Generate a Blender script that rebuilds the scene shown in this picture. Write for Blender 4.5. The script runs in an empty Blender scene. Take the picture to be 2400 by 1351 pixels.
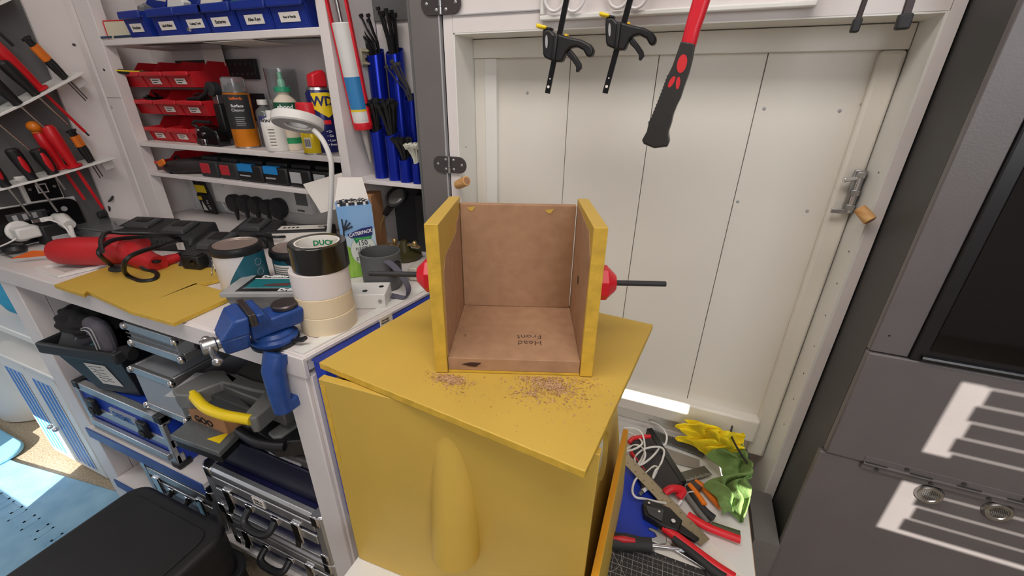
import bpy, bmesh, math, random
from mathutils import Vector as V, Matrix as Mx
random.seed(7)
sc = bpy.context.scene
C = sc.collection
# ---------------------------------------------------------------- camera
FPX, YAW, PITCH, ROLL = 976.4, -0.385807, 0.434939, 0.0110096
EYE = V((0, 0, 1.34))
_f = V((math.sin(YAW)*math.cos(PITCH), math.cos(YAW)*math.cos(PITCH), -math.sin(PITCH)))
_r = V((math.cos(YAW), -math.sin(YAW), 0)); _u = _r.cross(_f)
_r, _u = _r*math.cos(ROLL)+_u*math.sin(ROLL), _u*math.cos(ROLL)-_r*math.sin(ROLL)
cd = bpy.data.cameras.new('camera'); cam = bpy.data.objects.new('camera', cd); C.objects.link(cam)
cd.sensor_width = 36; cd.lens = 36*FPX/2400; cd.clip_start = .01
m = Mx.Identity(4)
for i in range(3): m[i][0], m[i][1], m[i][2], m[i][3] = _r[i], _u[i], -_f[i], EYE[i]
cam.matrix_world = m
sc.camera = cam
def ray(x, y): return _r*(x-1200)-_u*(y-675.5)+_f*FPX
def aY(x, y, Y): d = ray(x, y); return EYE+d*((Y-EYE.y)/d.y)     # where a sight line meets a wall plane of the room
def aZ(x, y, Z): d = ray(x, y); return EYE+d*((Z-EYE.z)/d.z)     # ... a level surface
def aX(x, y, X): d = ray(x, y); return EYE+d*((X-EYE.x)/d.x)
# ---------------------------------------------------------------- light
w = bpy.data.worlds.new('world'); sc.world = w; w.use_nodes = True
w.node_tree.nodes['Background'].inputs[0].default_value = (.75, .87, 1, 1)
w.node_tree.nodes['Background'].inputs[1].default_value = 1.0
def light(name, kind, loc, aim, energy, col, **k):
    d = bpy.data.lights.new(name, kind); o = bpy.data.objects.new(name, d); C.objects.link(o)
    o.location = loc; o.rotation_euler = (V(aim)-V(loc)).to_track_quat('-Z', 'Y').to_euler()
    d.energy = energy; d.color = col
    for a, b in k.items(): setattr(d, a, b)
    return o
SUN = V((-.30, .80, -.40)).normalized()
light('sun', 'SUN', V((0, 0, 3)), V((0, 0, 3))+SUN, 14.0, (1, .95, .86), angle=.0022)
light('ceiling_panel_lamp', 'AREA', (-.2, -.05, 2.40), (-.2, -.04, 0), 15.5, (1, .93, .87), shape='RECTANGLE', size=1.5, size_y=.5)
light('ceiling_panel_lamp', 'AREA', (-2.0, -.3, 2.40), (-2.0, -.29, 0), 6, (1, .95, .90), shape='RECTANGLE', size=1.2, size_y=.5)
light('window_daylight', 'AREA', (1.25, -1.3, 1.75), (-.2, .7, .9), 13, (.93, .96, 1), shape='RECTANGLE', size=.9, size_y=1.0)
light('window_daylight', 'AREA', (-3.25, -.8, 1.5), (-2.1, .3, .0), 9, (.86, .93, 1), shape='RECTANGLE', size=.8, size_y=1.0)
sc.cycles.max_bounces = 7; sc.cycles.diffuse_bounces = 4; sc.cycles.glossy_bounces = 3; sc.cycles.transmission_bounces = 6
sc.cycles.caustics_reflective = False; sc.cycles.caustics_refractive = False
vs = sc.view_settings
vs.view_transform = 'Standard'; vs.look = 'None'; vs.exposure = 0.2; vs.gamma = 1; vs.use_curve_mapping = False
# ---------------------------------------------------------------- materials
def lin(c):
    c = c/255; return c/12.92 if c <= .04045 else ((c+.055)/1.055)**2.4
MATS = {}
def M(name, rgb=None, rough=.5, metal=0, var=.06, vs=12, bump=0, bs=60, trans=0, coat=0, alpha=1, rgb2=None, stretch=None):
    if name in MATS: return MATS[name]
    mt = bpy.data.materials.new(name); mt.use_nodes = True; MATS[name] = mt
    nt = mt.node_tree; b = nt.nodes['Principled BSDF']; L = nt.links
    c = [lin(v) for v in rgb]+[1]
    b.inputs['Roughness'].default_value = rough; b.inputs['Metallic'].default_value = metal
    b.inputs['Transmission Weight'].default_value = trans; b.inputs['Coat Weight'].default_value = coat
    b.inputs['Alpha'].default_value = alpha
    tc = nt.nodes.new('ShaderNodeTexCoord'); src = tc.outputs['Object']
    if stretch:
        mp = nt.nodes.new('ShaderNodeMapping'); mp.inputs['Scale'].default_value = stretch; L.new(src, mp.inputs[0]); src = mp.outputs[0]
    nz = nt.nodes.new('ShaderNodeTexNoise'); nz.inputs['Scale'].default_value = vs; nz.inputs['Detail'].default_value = 5
    L.new(src, nz.inputs['Vector'])
    rp = nt.nodes.new('ShaderNodeValToRGB'); rp.color_ramp.elements[0].position = .3; rp.color_ramp.elements[1].position = .7
    c2 = [lin(v) for v in rgb2]+[1] if rgb2 else [min(1, v*(1+var)) for v in c[:3]]+[1]
    rp.color_ramp.elements[0].color = c if rgb2 else [v*(1-var) for v in c[:3]]+[1]
    rp.color_ramp.elements[1].color = c2
    L.new(nz.outputs['Fac'], rp.inputs[0]); L.new(rp.outputs[0], b.inputs['Base Color'])
    if bump:
        n2 = nt.nodes.new('ShaderNodeTexNoise'); n2.inputs['Scale'].default_value = bs; n2.inputs['Detail'].default_value = 6
        L.new(src, n2.inputs['Vector'])
        bp = nt.nodes.new('ShaderNodeBump'); bp.inputs['Strength'].default_value = bump; bp.inputs['Distance'].default_value = .002
        L.new(n2.outputs['Fac'], bp.inputs['Height']); L.new(bp.outputs[0], b.inputs['Normal'])
    return mt
WHITE = M('white_paint', (226, 219, 217), .45, var=.03, bump=.08, bs=40)
DOORW = M('white_panel', (229, 225, 215), .28, var=.03, vs=3)
REVEAL = M('white_gloss', (232, 231, 226), .3, var=.02)
GREYW = M('grey_wall', (98, 98, 98), .6, bump=.1)
GREYD = M('grey_door', (110, 106, 104), .5)
CABG = M('cabinet_grey', (104, 99, 99), .38, var=.05, bump=.12, bs=300)
CABS = M('cabinet_side', (60, 59, 58), .5)
GLASSK = M('black_glass', (9, 9, 11), .06, coat=.5)
BLKTRIM = M('black_trim', (28, 28, 30), .3)
YEL = M('yellow_paint', (203, 168, 73), .5, var=.06, vs=7, bump=.18, bs=35)
YELEDGE = M('yellow_edge', (210, 170, 58), .6, var=.14, vs=60, bump=.5, bs=90)
PLYY = M('yellow_ply', (236, 172, 30), .5, rgb2=(214, 140, 18), vs=6, stretch=(6, .5, 6))
YELL2 = M('yellow_light', (218, 182, 74), .45)
MDF = M('brown_mdf', (176, 138, 106), .8, rgb2=(162, 124, 94), vs=50, bump=.12, bs=200)
MDFE = M('mdf_edge', (178, 136, 102), .85, rgb2=(150, 108, 80), vs=25, bump=.3)
BLACK = M('black_plastic', (24, 24, 26), .45, var=.15)
BLACKM = M('black_matt', (41, 41, 43), .65, var=.12, bump=.15, bs=80)
DGREY = M('dark_grey_plastic', (66, 67, 69), .55)
MGREY = M('mid_grey_plastic', (112, 112, 110), .5)
LGREY = M('light_grey', (170, 170, 172), .5)
WPLAS = M('white_plastic', (232, 230, 226), .4, var=.02)
REDB = M('red_plastic', (196, 30, 40), .42, var=.08)
REDT = M('red_tool', (190, 34, 40), .45, var=.08)
REDP = M('red_print', (214, 30, 44), .4)
BLUEB = M('blue_plastic', (22, 48, 140), .38, var=.08)
BLUET = M('blue_tube', (18, 42, 165), .26, metal=.6, var=.05)
BLUEV = M('blue_cast_iron', (36, 72, 140), .38, var=.15, vs=60, bump=.35, bs=120)
BLUEF = M('blue_folder', (32, 62, 190), .45)
ALU = M('aluminium', (196, 197, 199), .36, metal=.85, var=.06)
ALUP = M('alu_panel', (168, 172, 178), .5, metal=.3, var=.05)
CHROME = M('chrome', (225, 225, 228), .12, metal=1, var=.05)
STEEL = M('steel', (180, 180, 180), .3, metal=1, var=.1)
DSTEEL = M('dark_steel', (96, 90, 90), .35, metal=.8)
BRASS = M('brass', (214, 180, 120), .3, metal=.7)
ORANGE = M('orange_plastic', (228, 120, 30), .45)
YELP = M('yellow_plastic', (240, 208, 30), .4)
TEAL = M('teal_print', (24, 110, 118), .45)
GREENP = M('green_print', (30, 140, 84), .5)
CREAM = M('masking_tape', (233, 215, 182), .6, var=.03)
CLEAR = M('clear_plastic', (235, 238, 240), .12, trans=.85, var=.01)
CLEARD = M('smoky_plastic', (150, 155, 156), .18, trans=.6, var=.02)
TXT = M('black_ink', (22, 22, 24), .6)
TXTW = M('white_ink', (240, 240, 240), .6)
LBL = M('label_paper', (236, 230, 222), .6, var=.02)
CARD = M('cardboard', (184, 134, 92), .75)
WOOD = M('dowel_wood', (222, 178, 118), .65, rgb2=(196, 142, 84), vs=20, stretch=(1, 1, 6))
CARPET = M('beige_carpet', (186, 172, 150), .95, rgb2=(140, 126, 104), vs=160, bump=.8, bs=220)
RUGM = M('blue_rug', (146, 186, 208), .95, rgb2=(126, 168, 194), vs=14, bump=.5, bs=160)
FABRIC = M('grey_fabric', (92, 90, 98), .9, var=.2, vs=30, bump=.4, bs=120)
FABK = M('black_fabric', (24, 23, 24), .95, var=.25, vs=25, bump=.5, bs=90)
# ---------------------------------------------------------------- mesh builder
class B:
    def __init__(s): s.bm = bmesh.new()
    def box(s, x0, x1, y0, y1, z0, z1, mat=None):
        vs = [s.bm.verts.new(V((x, y, z)) if mat is None else mat @ V((x, y, z))) for z in (z0, z1) for y in (y0, y1) for x in (x0, x1)]
        for f in ((0, 2, 3, 1), (4, 5, 7, 6), (0, 1, 5, 4), (2, 6, 7, 3), (0, 4, 6, 2), (1, 3, 7, 5)): s.bm.faces.new([vs[i] for i in f])
        return s
    def hexa(s, p):      # 8 corners: bottom loop 0-3, top loop 4-7
        v = [s.bm.verts.new(V(q)) for q in p]
        for f in ((3, 2, 1, 0), (4, 5, 6, 7), (0, 1, 5, 4), (1, 2, 6, 5), (2, 3, 7, 6), (3, 0, 4, 7)): s.bm.faces.new([v[i] for i in f])
        return s
    def rings(s, R, closed=False, cap=True):
        rows = [[s.bm.verts.new(V(q)) for q in r] for r in R]
        n = len(rows[0]); k = len(rows)
        for i in range(k if closed else k-1):
            a, b = rows[i], rows[(i+1) % k]
            for j in range(n): s.bm.faces.new((a[j], a[(j+1) % n], b[(j+1) % n], b[j]))
        if cap and not closed: s.bm.faces.new(rows[0][::-1]); s.bm.faces.new(rows[-1])
        return s
    def tube(s, pts, r, n=10, closed=False, flat=None):
        pts = [V(p) for p in pts]; k = len(pts); R = []
        up = None
        for i, p in enumerate(pts):
            if closed: t = pts[(i+1) % k]-pts[i-1]
            else: t = pts[min(i+1, k-1)]-pts[max(i-1, 0)]
            t.normalize()
            if up is None: up = V((0, 0, 1)) if abs(t.z) < .9 else V((0, 1, 0))
            a = t.cross(up).normalized(); b = a.cross(t).normalized(); up = b
            rr = r[i] if isinstance(r, (list, tuple)) else r
            fl = flat or 1
            R.append([p+a*rr*math.cos(2*math.pi*j/n)+b*rr*fl*math.sin(2*math.pi*j/n) for j in range(n)])
        return s.rings(R, closed)
    def cyl(s, p0, p1, r0, r1=None, n=24): return s.tube([p0, p1], [r0, r0 if r1 is None else r1], n)
    def lathe(s, prof, n=32, o=(0, 0, 0), closed=False):     # prof: (radius, z)
        o = V(o)
        return s.rings([[o+V((max(r, 1e-4)*math.cos(2*math.pi*j/n), max(r, 1e-4)*math.sin(2*math.pi*j/n), z)) for j in range(n)] for r, z in prof], closed)
    def prism(s, pts, h, T=None):      # polygon in xy, extruded 0..h (or (h0,h1)) along z, then placed by T
        h0, h1 = h if isinstance(h, tuple) else (0, h)
        T = T or Mx.Identity(4)
        a = [s.bm.verts.new(T @ V((p[0], p[1], h0))) for p in pts]; b = [s.bm.verts.new(T @ V((p[0], p[1], h1))) for p in pts]
        n = len(pts); s.bm.faces.new(a[::-1]); s.bm.faces.new(b)
        for i in range(n): s.bm.faces.new((a[i], a[(i+1) % n], b[(i+1) % n], b[i]))
        return s
    def ball(s, c, r, sc_=(1, 1, 1), n=12):
        bmesh.ops.create_uvsphere(s.bm, u_segments=n, v_segments=n//2+2, radius=1, matrix=Mx.Translation(c) @ Mx.Diagonal((r*sc_[0], r*sc_[1], r*sc_[2], 1)))
        return s
    def __call__(s, name, mat, parent=None, bevel=0, smooth=True, seg=2, ang=35, loc=None, sub=0):
        bmesh.ops.recalc_face_normals(s.bm, faces=s.bm.faces)
        me = bpy.data.meshes.new(name); s.bm.to_mesh(me); s.bm.free()
        me.materials.append(mat)
        if smooth:
            me.polygons.foreach_set('use_smooth', [True]*len(me.polygons)); me.set_sharp_from_angle(angle=math.radians(ang))
        o = bpy.data.objects.new(name, me); C.objects.link(o)
        if loc is not None: o.location = loc
        if parent is not None: o.parent = parent
        if bevel:
            b = o.modifiers.new('bevel', 'BEVEL'); b.width = bevel; b.segments = seg; b.limit_method = 'ANGLE'; b.angle_limit = math.radians(40); b.harden_normals = False
        if sub:
            q = o.modifiers.new('sub', 'SUBSURF'); q.levels = sub; q.render_levels = sub
        return o
def frame(o, x, z):          # placement: origin o, local x axis along x, local z axis near z
    x = V(x).normalized(); z = V(z); y = z.cross(x).normalized(); z = x.cross(y)
    T = Mx.Identity(4)
    for i in range(3): T[i][0], T[i][1], T[i][2], T[i][3] = x[i], y[i], z[i], o[i]
    return T
def rz(o, deg): return Mx.Translation(V(o)) @ Mx.Rotation(math.radians(deg), 4, 'Z')
def tag(o, label, cat, group=None, kind=None):
    if label: o['label'] = label
    if cat: o['category'] = cat
    if group: o['group'] = group
    if kind: o['kind'] = kind
    return o
def thing(name, label, cat, T=None, group=None):
    o = bpy.data.objects.new(name, None); C.objects.link(o); o.empty_display_size = .02
    if T is not None: o.matrix_world = T if isinstance(T, Mx) else Mx.Translation(V(T))
    return tag(o, label, cat, group)
def struct(name, b, mat, **k):
    o = b(name, mat, **k); o['kind'] = 'structure'; return o
def ell(cx, cy, rx, ry, n=24, a0=0, a1=360):
    full = a1-a0 >= 360
    return [(cx+rx*math.cos(math.radians(a0+(a1-a0)*i/(n if full else n-1))), cy+ry*math.sin(math.radians(a0+(a1-a0)*i/(n if full else n-1)))) for i in range(n)]
def rrect(x0, x1, y0, y1, r, n=5):
    p = []
    for cx, cy, a in ((x1-r, y1-r, 0), (x0+r, y1-r, 90), (x0+r, y0+r, 180), (x1-r, y0+r, 270)): p += ell(cx, cy, r, r, n, a, a+90)
    return p
def spline(P, n=8, closed=False):
    P = [V(p) for p in P]; k = len(P); out = []
    for i in range(k if closed else k-1):
        g = lambda j: P[j % k] if closed else P[max(0, min(k-1, j))]
        a, b, c, d = g(i-1), g(i), g(i+1), g(i+2)
        for t in range(n):
            u = t/n; out.append(.5*((2*b)+(c-a)*u+(2*a-5*b+4*c-d)*u*u+(3*b-a-3*c+d)*u**3))
    if not closed: out.append(P[-1])
    return out
def text(s, size, T, mat, parent, name='lettering', align='CENTER', wide=1, bold=0, depth=.0003, wrap=None):
    cu = bpy.data.curves.new('t', 'FONT'); cu.body = s; cu.size = size; cu.align_x = align; cu.align_y = 'CENTER'; cu.extrude = depth; cu.resolution_u = 2; cu.offset = bold*size
    t = bpy.data.objects.new('t', cu); C.objects.link(t)
    dg = bpy.context.evaluated_depsgraph_get(); me = bpy.data.meshes.new_from_object(t.evaluated_get(dg))
    bpy.data.objects.remove(t); bpy.data.curves.remove(cu)
    for v in me.vertices:
        p = v.co.copy(); p.x *= wide
        if wrap: p = wrap(p)         # bend the print around a round body
        v.co = T @ p if T else p
    me.materials.clear(); me.materials.append(mat); me.name = name
    o = bpy.data.objects.new(name, me); C.objects.link(o); o.parent = parent
    return o
def roundwrap(r, z): return lambda p: V(((r+.0004+p.z)*math.sin(p.x/r), -(r+.0004+p.z)*math.cos(p.x/r), z+p.y))
FRONT = lambda o: frame(o, (1, 0, 0), (0, -1, 0))        # a print facing the room (-Y)
SIDE = lambda o: frame(o, (0, 1, 0), (1, 0, 0))          # a print facing +X
UP = lambda o, deg=0: rz(o, deg)
def fbox(tl, br, yf):      # front rectangle of a box whose face stands at depth yf
    a, b = aY(*tl, yf), aY(*br, yf); return a.x, b.x, b.z, a.z
def arcpatch(r, a0, a1, z0, z1, n=20, t=.0004, zf0=None, zf1=None):   # thin printed sleeve on a round body
    b = B(); R = []
    for i in range(n+1):
        a = math.radians(a0+(a1-a0)*i/n); u = i/n
        lo = zf0(u) if zf0 else z0; hi = zf1(u) if zf1 else z1
        c, s_ = math.sin(a), -math.cos(a)
        R.append([((r+t)*c, (r+t)*s_, lo), ((r+t)*c, (r+t)*s_, hi), (r*c, r*s_, hi), (r*c, r*s_, lo)])
    return b.rings(R)
# ================================================================ the room
BZ, TZ = .92, .55
struct('floor', B().box(-3.6, 2.3, -2.0, 1.6, -.05, 0), CARPET)
struct('ceiling', B().box(-3.6, 2.3, -2.0, 1.6, 2.45, 2.5), WHITE)
struct('wall_far_left', B().box(-3.65, -3.6, -2.0, 1.6, 0, 2.45), WHITE)
struct('wall_right', B().box(2.3, 2.35, -2.0, 1.6, 0, 2.45), WHITE)
struct('wall_back', B().box(-3.6, 2.3, 1.04, 1.10, 0, 2.45), WHITE)
wl = struct('wall_left', B().box(-1.83, -1.78, -.05, .755, BZ+.001, 2.45), GREYW)
B().box(-1.835, -1.772, .755, 1.04, BZ+.001, 2.449)('wall_board', WHITE, wl)
for (px, py) in ((92, 110), (173, 105), (118, 452)):
    p = aX(px, py, -1.772); B().cyl(p, p+V((.002, 0, 0)), .004, n=10)('screw', DSTEEL, wl)
# back wall of the room, behind the viewer, with the blind's window and added sun slots
def sunback(p, y=-1.7): p = V(p); t = (p.y-y)/SUN.y; return p-SUN*t
a = sunback((.425, .71, .645)); b = sunback((.425, .71, .975))
W1 = (a.x-.004, a.x+.42, a.z-.0, b.z)       # window with a drawn blind: sun comes past its edge and between the slats
c0 = sunback((-.10, .911, .632)); c1 = sunback((.10, .911, .668))
d0 = sunback((.205, .70, .58)); d1 = sunback((.26, .70, .66))
e0 = sunback((-2.35, .30, .0)); e1 = sunback((-2.0, .455, .22))
holes = [W1, (c0.x, c1.x, c0.z, c1.z), (d0.x, d1.x, d0.z, d1.z), (e0.x, e1.x, e0.z, e1.z)]  # first is the window, the rest are slots added to shape sun patches
def wall_with_holes(x0, x1, z0, z1, y0, y1, holes):
    b = B(); xs = sorted({x0, x1}|{h[0] for h in holes}|{h[1] for h in holes}); zs = sorted({z0, z1}|{h[2] for h in holes}|{h[3] for h in holes})
    for i in range(len(xs)-1):
        for j in range(len(zs)-1):
            cx, cz = (xs[i]+xs[i+1])/2, (zs[j]+zs[j+1])/2
            if not any(h[0] < cx < h[1] and h[2] < cz < h[3] for h in holes): b.box(xs[i], xs[i+1], y0, y1, zs[j], zs[j+1])
    return b
struct('wall_behind', wall_with_holes(-3.6, 2.3, 0, 2.45, -1.72, -1.70, holes), WHITE, smooth=False)
bl = thing('window_blind', 'white slatted blind drawn over the window behind the viewer', 'blind', (W1[0], -1.69, W1[2]))
hgt = W1[3]-W1[2]; gap = (.33, .53)         # between the two sashes a solid rail
k = 0
zz = 0.0
while zz < hgt:
    u = zz/hgt
    B().box(.024+.006*(k % 2), .50, 0, .002, zz+.0035, zz+.031)('slat', WPLAS, bl)
    zz += .031; k += 1
B().box(-.02, .50, .003, .006, hgt*gap[0], hgt*gap[1])('sash_rail', WPLAS, bl)
# niche back: grey upper board
struct('wall_niche', B().box(-.80, -.45, 1.025, 1.0395, BZ+.001, 2.2), WHITE, smooth=False)
wn = bpy.data.objects['wall_niche']
B().box(-.80, -.45, 1.018, 1.0245, 1.505, 2.2)('upper_board', GREYW, wn)
B().box(-.80, -.45, 1.018, 1.0245, BZ+.001, 1.115)('lower_board', DGREY, wn)
# ---------------------------------------------------------------- frame and door
FY, DY = .83, .911
t1 = struct('trim_1', B().box(-.488, -.467, FY, 1.03, .2, 2.3), WHITE)
B().box(-.468, -.464, FY+.0005, DY+.03, .2, 1.445)('reveal', REVEAL, t1)
t2 = struct('trim_2', B().box(.287, .303, FY, 1.03, .2, 2.3), WHITE)
B().box(.2835, .2875, FY+.0005, DY+.03, .2, 1.448)('reveal', REVEAL, t2)
for q in ((1092, 345), (2060, 405), (1990, 590), (1962, 665), (1935, 740), (1909, 812), (1884, 876), (1860, 936), (1838, 995)):
    p = aX(*q, .2835) if q[0] > 1500 else aX(*q, -.464)
    s_ = -1 if q[0] > 1500 else 1
    B().cyl(p, p+V((s_*.0008, 0, 0)), .0015, n=8)('nail', DSTEEL, t2 if s_ < 0 else t1)
hd = struct('trim_3', B().box(-.4675, .2875, FY, DY+.05, 1.4475, 2.3), WHITE)
B().box(-.464, .2835, FY+.0005, DY+.03, 1.445, 1.4478)('reveal', REVEAL, hd)
B().box(-.4665, .287, FY-.0035, FY+.001, 1.4755, 1.4775)('joint', LGREY, hd)
door = struct('door_1', B().box(-.4635, .283, DY+.016, DY+.03, .56, 1.444), DOORW)
# its boards, rails and stiles
xs = [-.4635, aY(1335, 140, DY).x, aY(1545, 125, DY).x, aY(1803, 122, DY).x, .283]
for i in range(4): B().box(xs[i]+(.0007 if i else 0), xs[i+1]-.0007, DY+.008, DY+.017, .56, 1.412)('board', DOORW, door, bevel=.0006)
B().box(-.4635, .2825, DY-.004, DY+.012, 1.409, 1.444)('top_rail', DOORW, door, bevel=.001)
xl = aY(1165, 137, DY).x
B().box(-.4635, xl-.028, DY-.001, DY+.012, .56, 1.4085)('stile', DOORW, door, bevel=.001)
B().box(xl-.028, xl, DY-.004, DY+.012, .56, 1.4085)('stile_trim', REVEAL, door, bevel=.001)
xr = aY(2065, 115, DY).x
B().box(xr, .2825, DY-.006, DY+.012, .56, 1.4085)('stile', DOORW, door, bevel=.006, seg=3)
zr0, zr1 = .604, .668
B().box(-.435, xr+.004, DY-.018, DY+.012, zr0, zr1)('bottom_rail', DOORW, door, bevel=.006, seg=3)
for q in ((1791, 255), (1968, 260), (1729, 473), (1892, 495), (2020, 245), (1236, 218)):
    p = aY(*q, DY+.008); B().ball(p, .003, (1, .5, 1), 8)('screw_cap', LGREY, door)
# header shelf front with its moulded board
p0, p1 = aY(1275, 45, FY), aY(1905, 7, FY)
mb = thing('moulded_board', 'white moulded board fixed to the header above the door panels', 'board', (p0.x, FY, p0.z))
wd = p1.x-p0.x
B().box(0, wd, -.006, 0, 0, .4)('panel', WHITE, mb, bevel=.001)
B().box(-.004, wd+.004, -.014, -.0005, -.004, .004)('moulding', REVEAL, mb, bevel=.002)
B().box(-.004, .004, -.014, -.0005, .004, .4)('moulding', REVEAL, mb, bevel=.002)
B().box(wd-.004, wd+.004, -.014, -.0005, .004, .4)('moulding', REVEAL, mb, bevel=.002)
# grey post beside the frame
gp = struct('trim_4', B().box(-.563, -.494, FY-.002, 1.03, .2, 2.3), GREYD, bevel=.002)
B().box(-.497, -.4935, FY-.004, FY+.02, .2, 2.3)('bead', LGREY, gp, bevel=.001)
B().box(-.4935, -.4885, FY+.006, FY+.1, .2, 2.3)('shadow_gap', BLKTRIM, gp)
B().box(-.572, -.563, FY+.004, 1.02, .2, 2.3)('edge_strip', GREYW, gp)
# hinges
def hinge(px, py, s, label):
    c = aY(px, py, FY-.004); h = thing('strap_hinge', label, 'hinge', c, 'dark hinges on the grey post')
    for sx in (-1, 1):
        pts = [(0, -.0175*s), (sx*.02*s, -.0175*s)]+[(sx*(.024*s+.0175*s*math.sin(a)), -.0175*s*math.cos(a)) for a in [math.pi*i/12 for i in range(1, 12)]]+[(sx*.02*s, .0175*s), (0, .0175*s)]
        lf = B().prism(pts, (0, .0022), frame((0, 0, 0), (1, 0, 0), (0, -1, 0)))('leaf', DSTEEL, h, bevel=.0005)
        for q in ((.010, .010), (.010, -.010), (.030, 0)):
            B().ball((sx*q[0]*s, -.0024, q[1]*s), .0033*s, (1, .45, 1), 10)('screw', STEEL, h)
    for i in range(3): B().cyl((0, -.004, (-.0175+.012*i)*s), (0, -.004, (-.0062+.012*i)*s), .0034*s, n=14)('knuckle', STEEL, h)
hinge(1055, 386, 1.0, 'dark strap hinge joining grey post to frame above the cork peg')
hinge(1034, 8, 1.06, 'dark strap hinge at the top of the grey post, cut by the frame edge')
# wooden dowel pegs
def peg(q0, q1, r, y, label):
    a, b = aY(*q0, y), aY(*q1, y-.012)
    o = B().tube([a, a.lerp(b, .5), b], [r*.92, r, r], 18)('wooden_peg', WOOD, bevel=.001); tag(o, label, 'peg', 'wooden dowel pegs in the frame')
    B().cyl(b+(b-a).normalized()*.0002, b+(b-a).normalized()*.001, r*.7, n=14)('end_grain', MDFE, o)
peg((1072, 434), (1094, 424), .0105, FY-.01, 'short wooden dowel peg in the frame below the lower hinge')
peg((2014, 488), (2040, 518), .0092, FY-.004, 'short wooden dowel peg in the frame below the sliding bolt')
# sliding bolt on the right stile
T = aY(2028, 405, FY+.045)
bo = thing('sliding_bolt', 'small bright steel sliding bolt on the door stile', 'bolt', V((.274, DY-.012, 0)))
bz1, bz0 = aY(2035, 400, DY-.01).z, aY(1990, 500, DY-.01).z
B().box(-.008, .008, -.002, .0055, bz0, bz1)('plate', STEEL, bo, bevel=.001)
B().cyl((0, -.006, bz0+.003), (0, -.006, bz1-.004), .0034, n=12)('rod', CHROME, bo)
B().cyl((-.001, -.006, bz1-.012), (-.024, -.012, bz1-.016), .0033, .0048, n=12)('knob', CHROME, bo, bevel=.001)
for z_ in (bz1-.007, (bz0+bz1)/2, bz0+.012): B().box(-.006, .006, -.0105, .001, z_-.005, z_+.005)('keeper', STEEL, bo, bevel=.001)
B().box(-.026, -.006, -.010, -.006, bz0+.0, bz0+.008)('stop_arm', STEEL, bo, bevel=.001)
# ---------------------------------------------------------------- tool shelf under the door
ts = thing('tool_shelf', 'low white shelf in front of the panelled door, strewn with hand tools', 'shelf', (0, 0, 0))
B().box(-.448, .239, .24, DY+.007, TZ-.02, TZ)('shelf_board', REVEAL, ts)
B().box(.2385, .2405, .24, .83, TZ-.02, TZ-.001)('edge_strip', MDFE, ts)
B().box(-.44, .2385, DY-.001, DY+.0075, TZ+.0005, .56)('sill', WHITE, ts)
B().box(.252, .297, .70, .83, .2, TZ-.021)('grey_board_end', GREYD, ts)
# ---------------------------------------------------------------- grey cabinet on the right
CX, CY = .305, .71
cb = thing('grey_cabinet', 'tall grey metal cabinet with dark glass door and round vents', 'cabinet', (CX, CY, 0))
B().box(.001, .80, .012, .31, .05, 2.1)('body', CABS, cb, bevel=.002)
B().box(0, .048, 0, .0115, .9885, 2.1)('front_stile', CABG, cb, bevel=.0015)
B().box(.048, .80, -.001, .0115, 1.55, 2.1)('upper_panel', CABG, cb, bevel=.0015)
gd = B().box(.0485, .80, -.004, .0115, .9885, 1.549)('glass_door', BLKTRIM, cb, bevel=.002)
B().box(.066, .80, -.0055, -.0035, 1.008, 1.53)('pane', GLASSK, gd)
B().tube([(.06, -.0055, .995), (.80, -.0055, .996)], .004, 8)('bottom_bead', BLKTRIM, gd)
B().box(.0, .80, -.0035, .0115, .7795, .9865)('flap', CABG, cb, bevel=.0025)
dr = B().box(-.006, .80, 0, .0115, .06, .777)('lower_door', CABG, cb, bevel=.002)
hg = B().box(.054, .80, -.0045, -.0005, .768, .7945)('piano_hinge', CABG, cb, bevel=.0005)
B().cyl((.054, -.005, .781), (.80, -.005, .781), .0028, n=10)('hinge_pin', CABG, hg)
for i in range(12):
    B().box(.056+.06*i, .086+.06*i, -.0072, -.0045, .7785, .7838)('knuckle', CABS, hg)
    B().cyl((.075+.036*i, -.004, .789 if i % 2 else .773), (.075+.036*i, -.0062, .789 if i % 2 else .773), .003, n=10)('screw', CABS, hg)
for q in ((2177, 1157), (2337, 1197)):
    p = aY(*q, CY)-V((CX, CY, 0)); p.y = 0
    vn = B().lathe([(.0, .0045), (.0115, .0045), (.0125, .006), (.0165, .006), (.019, .001), (.019, 0)], 28)('vent', STEEL, cb)
    vn.matrix_local = frame(p, (1, 0, 0), (0, -1, 0))
    for i in range(-4, 5):
        for j in range(-4, 5):
            hx, hy = i*.0026+(j % 2)*.0013, j*.0023
            if hx*hx+hy*hy < .0105**2: B().cyl((hx, hy, .0044), (hx, hy, .0049), .0009, n=6)('hole', BLKTRIM, vn)
p = aY(2084, 787, CY)-V((CX, CY, 0)); B().cyl((p.x, .001, p.z), (p.x, -.001, p.z), .0012, n=8)('pin_mark', BLKTRIM, cb)
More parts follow.
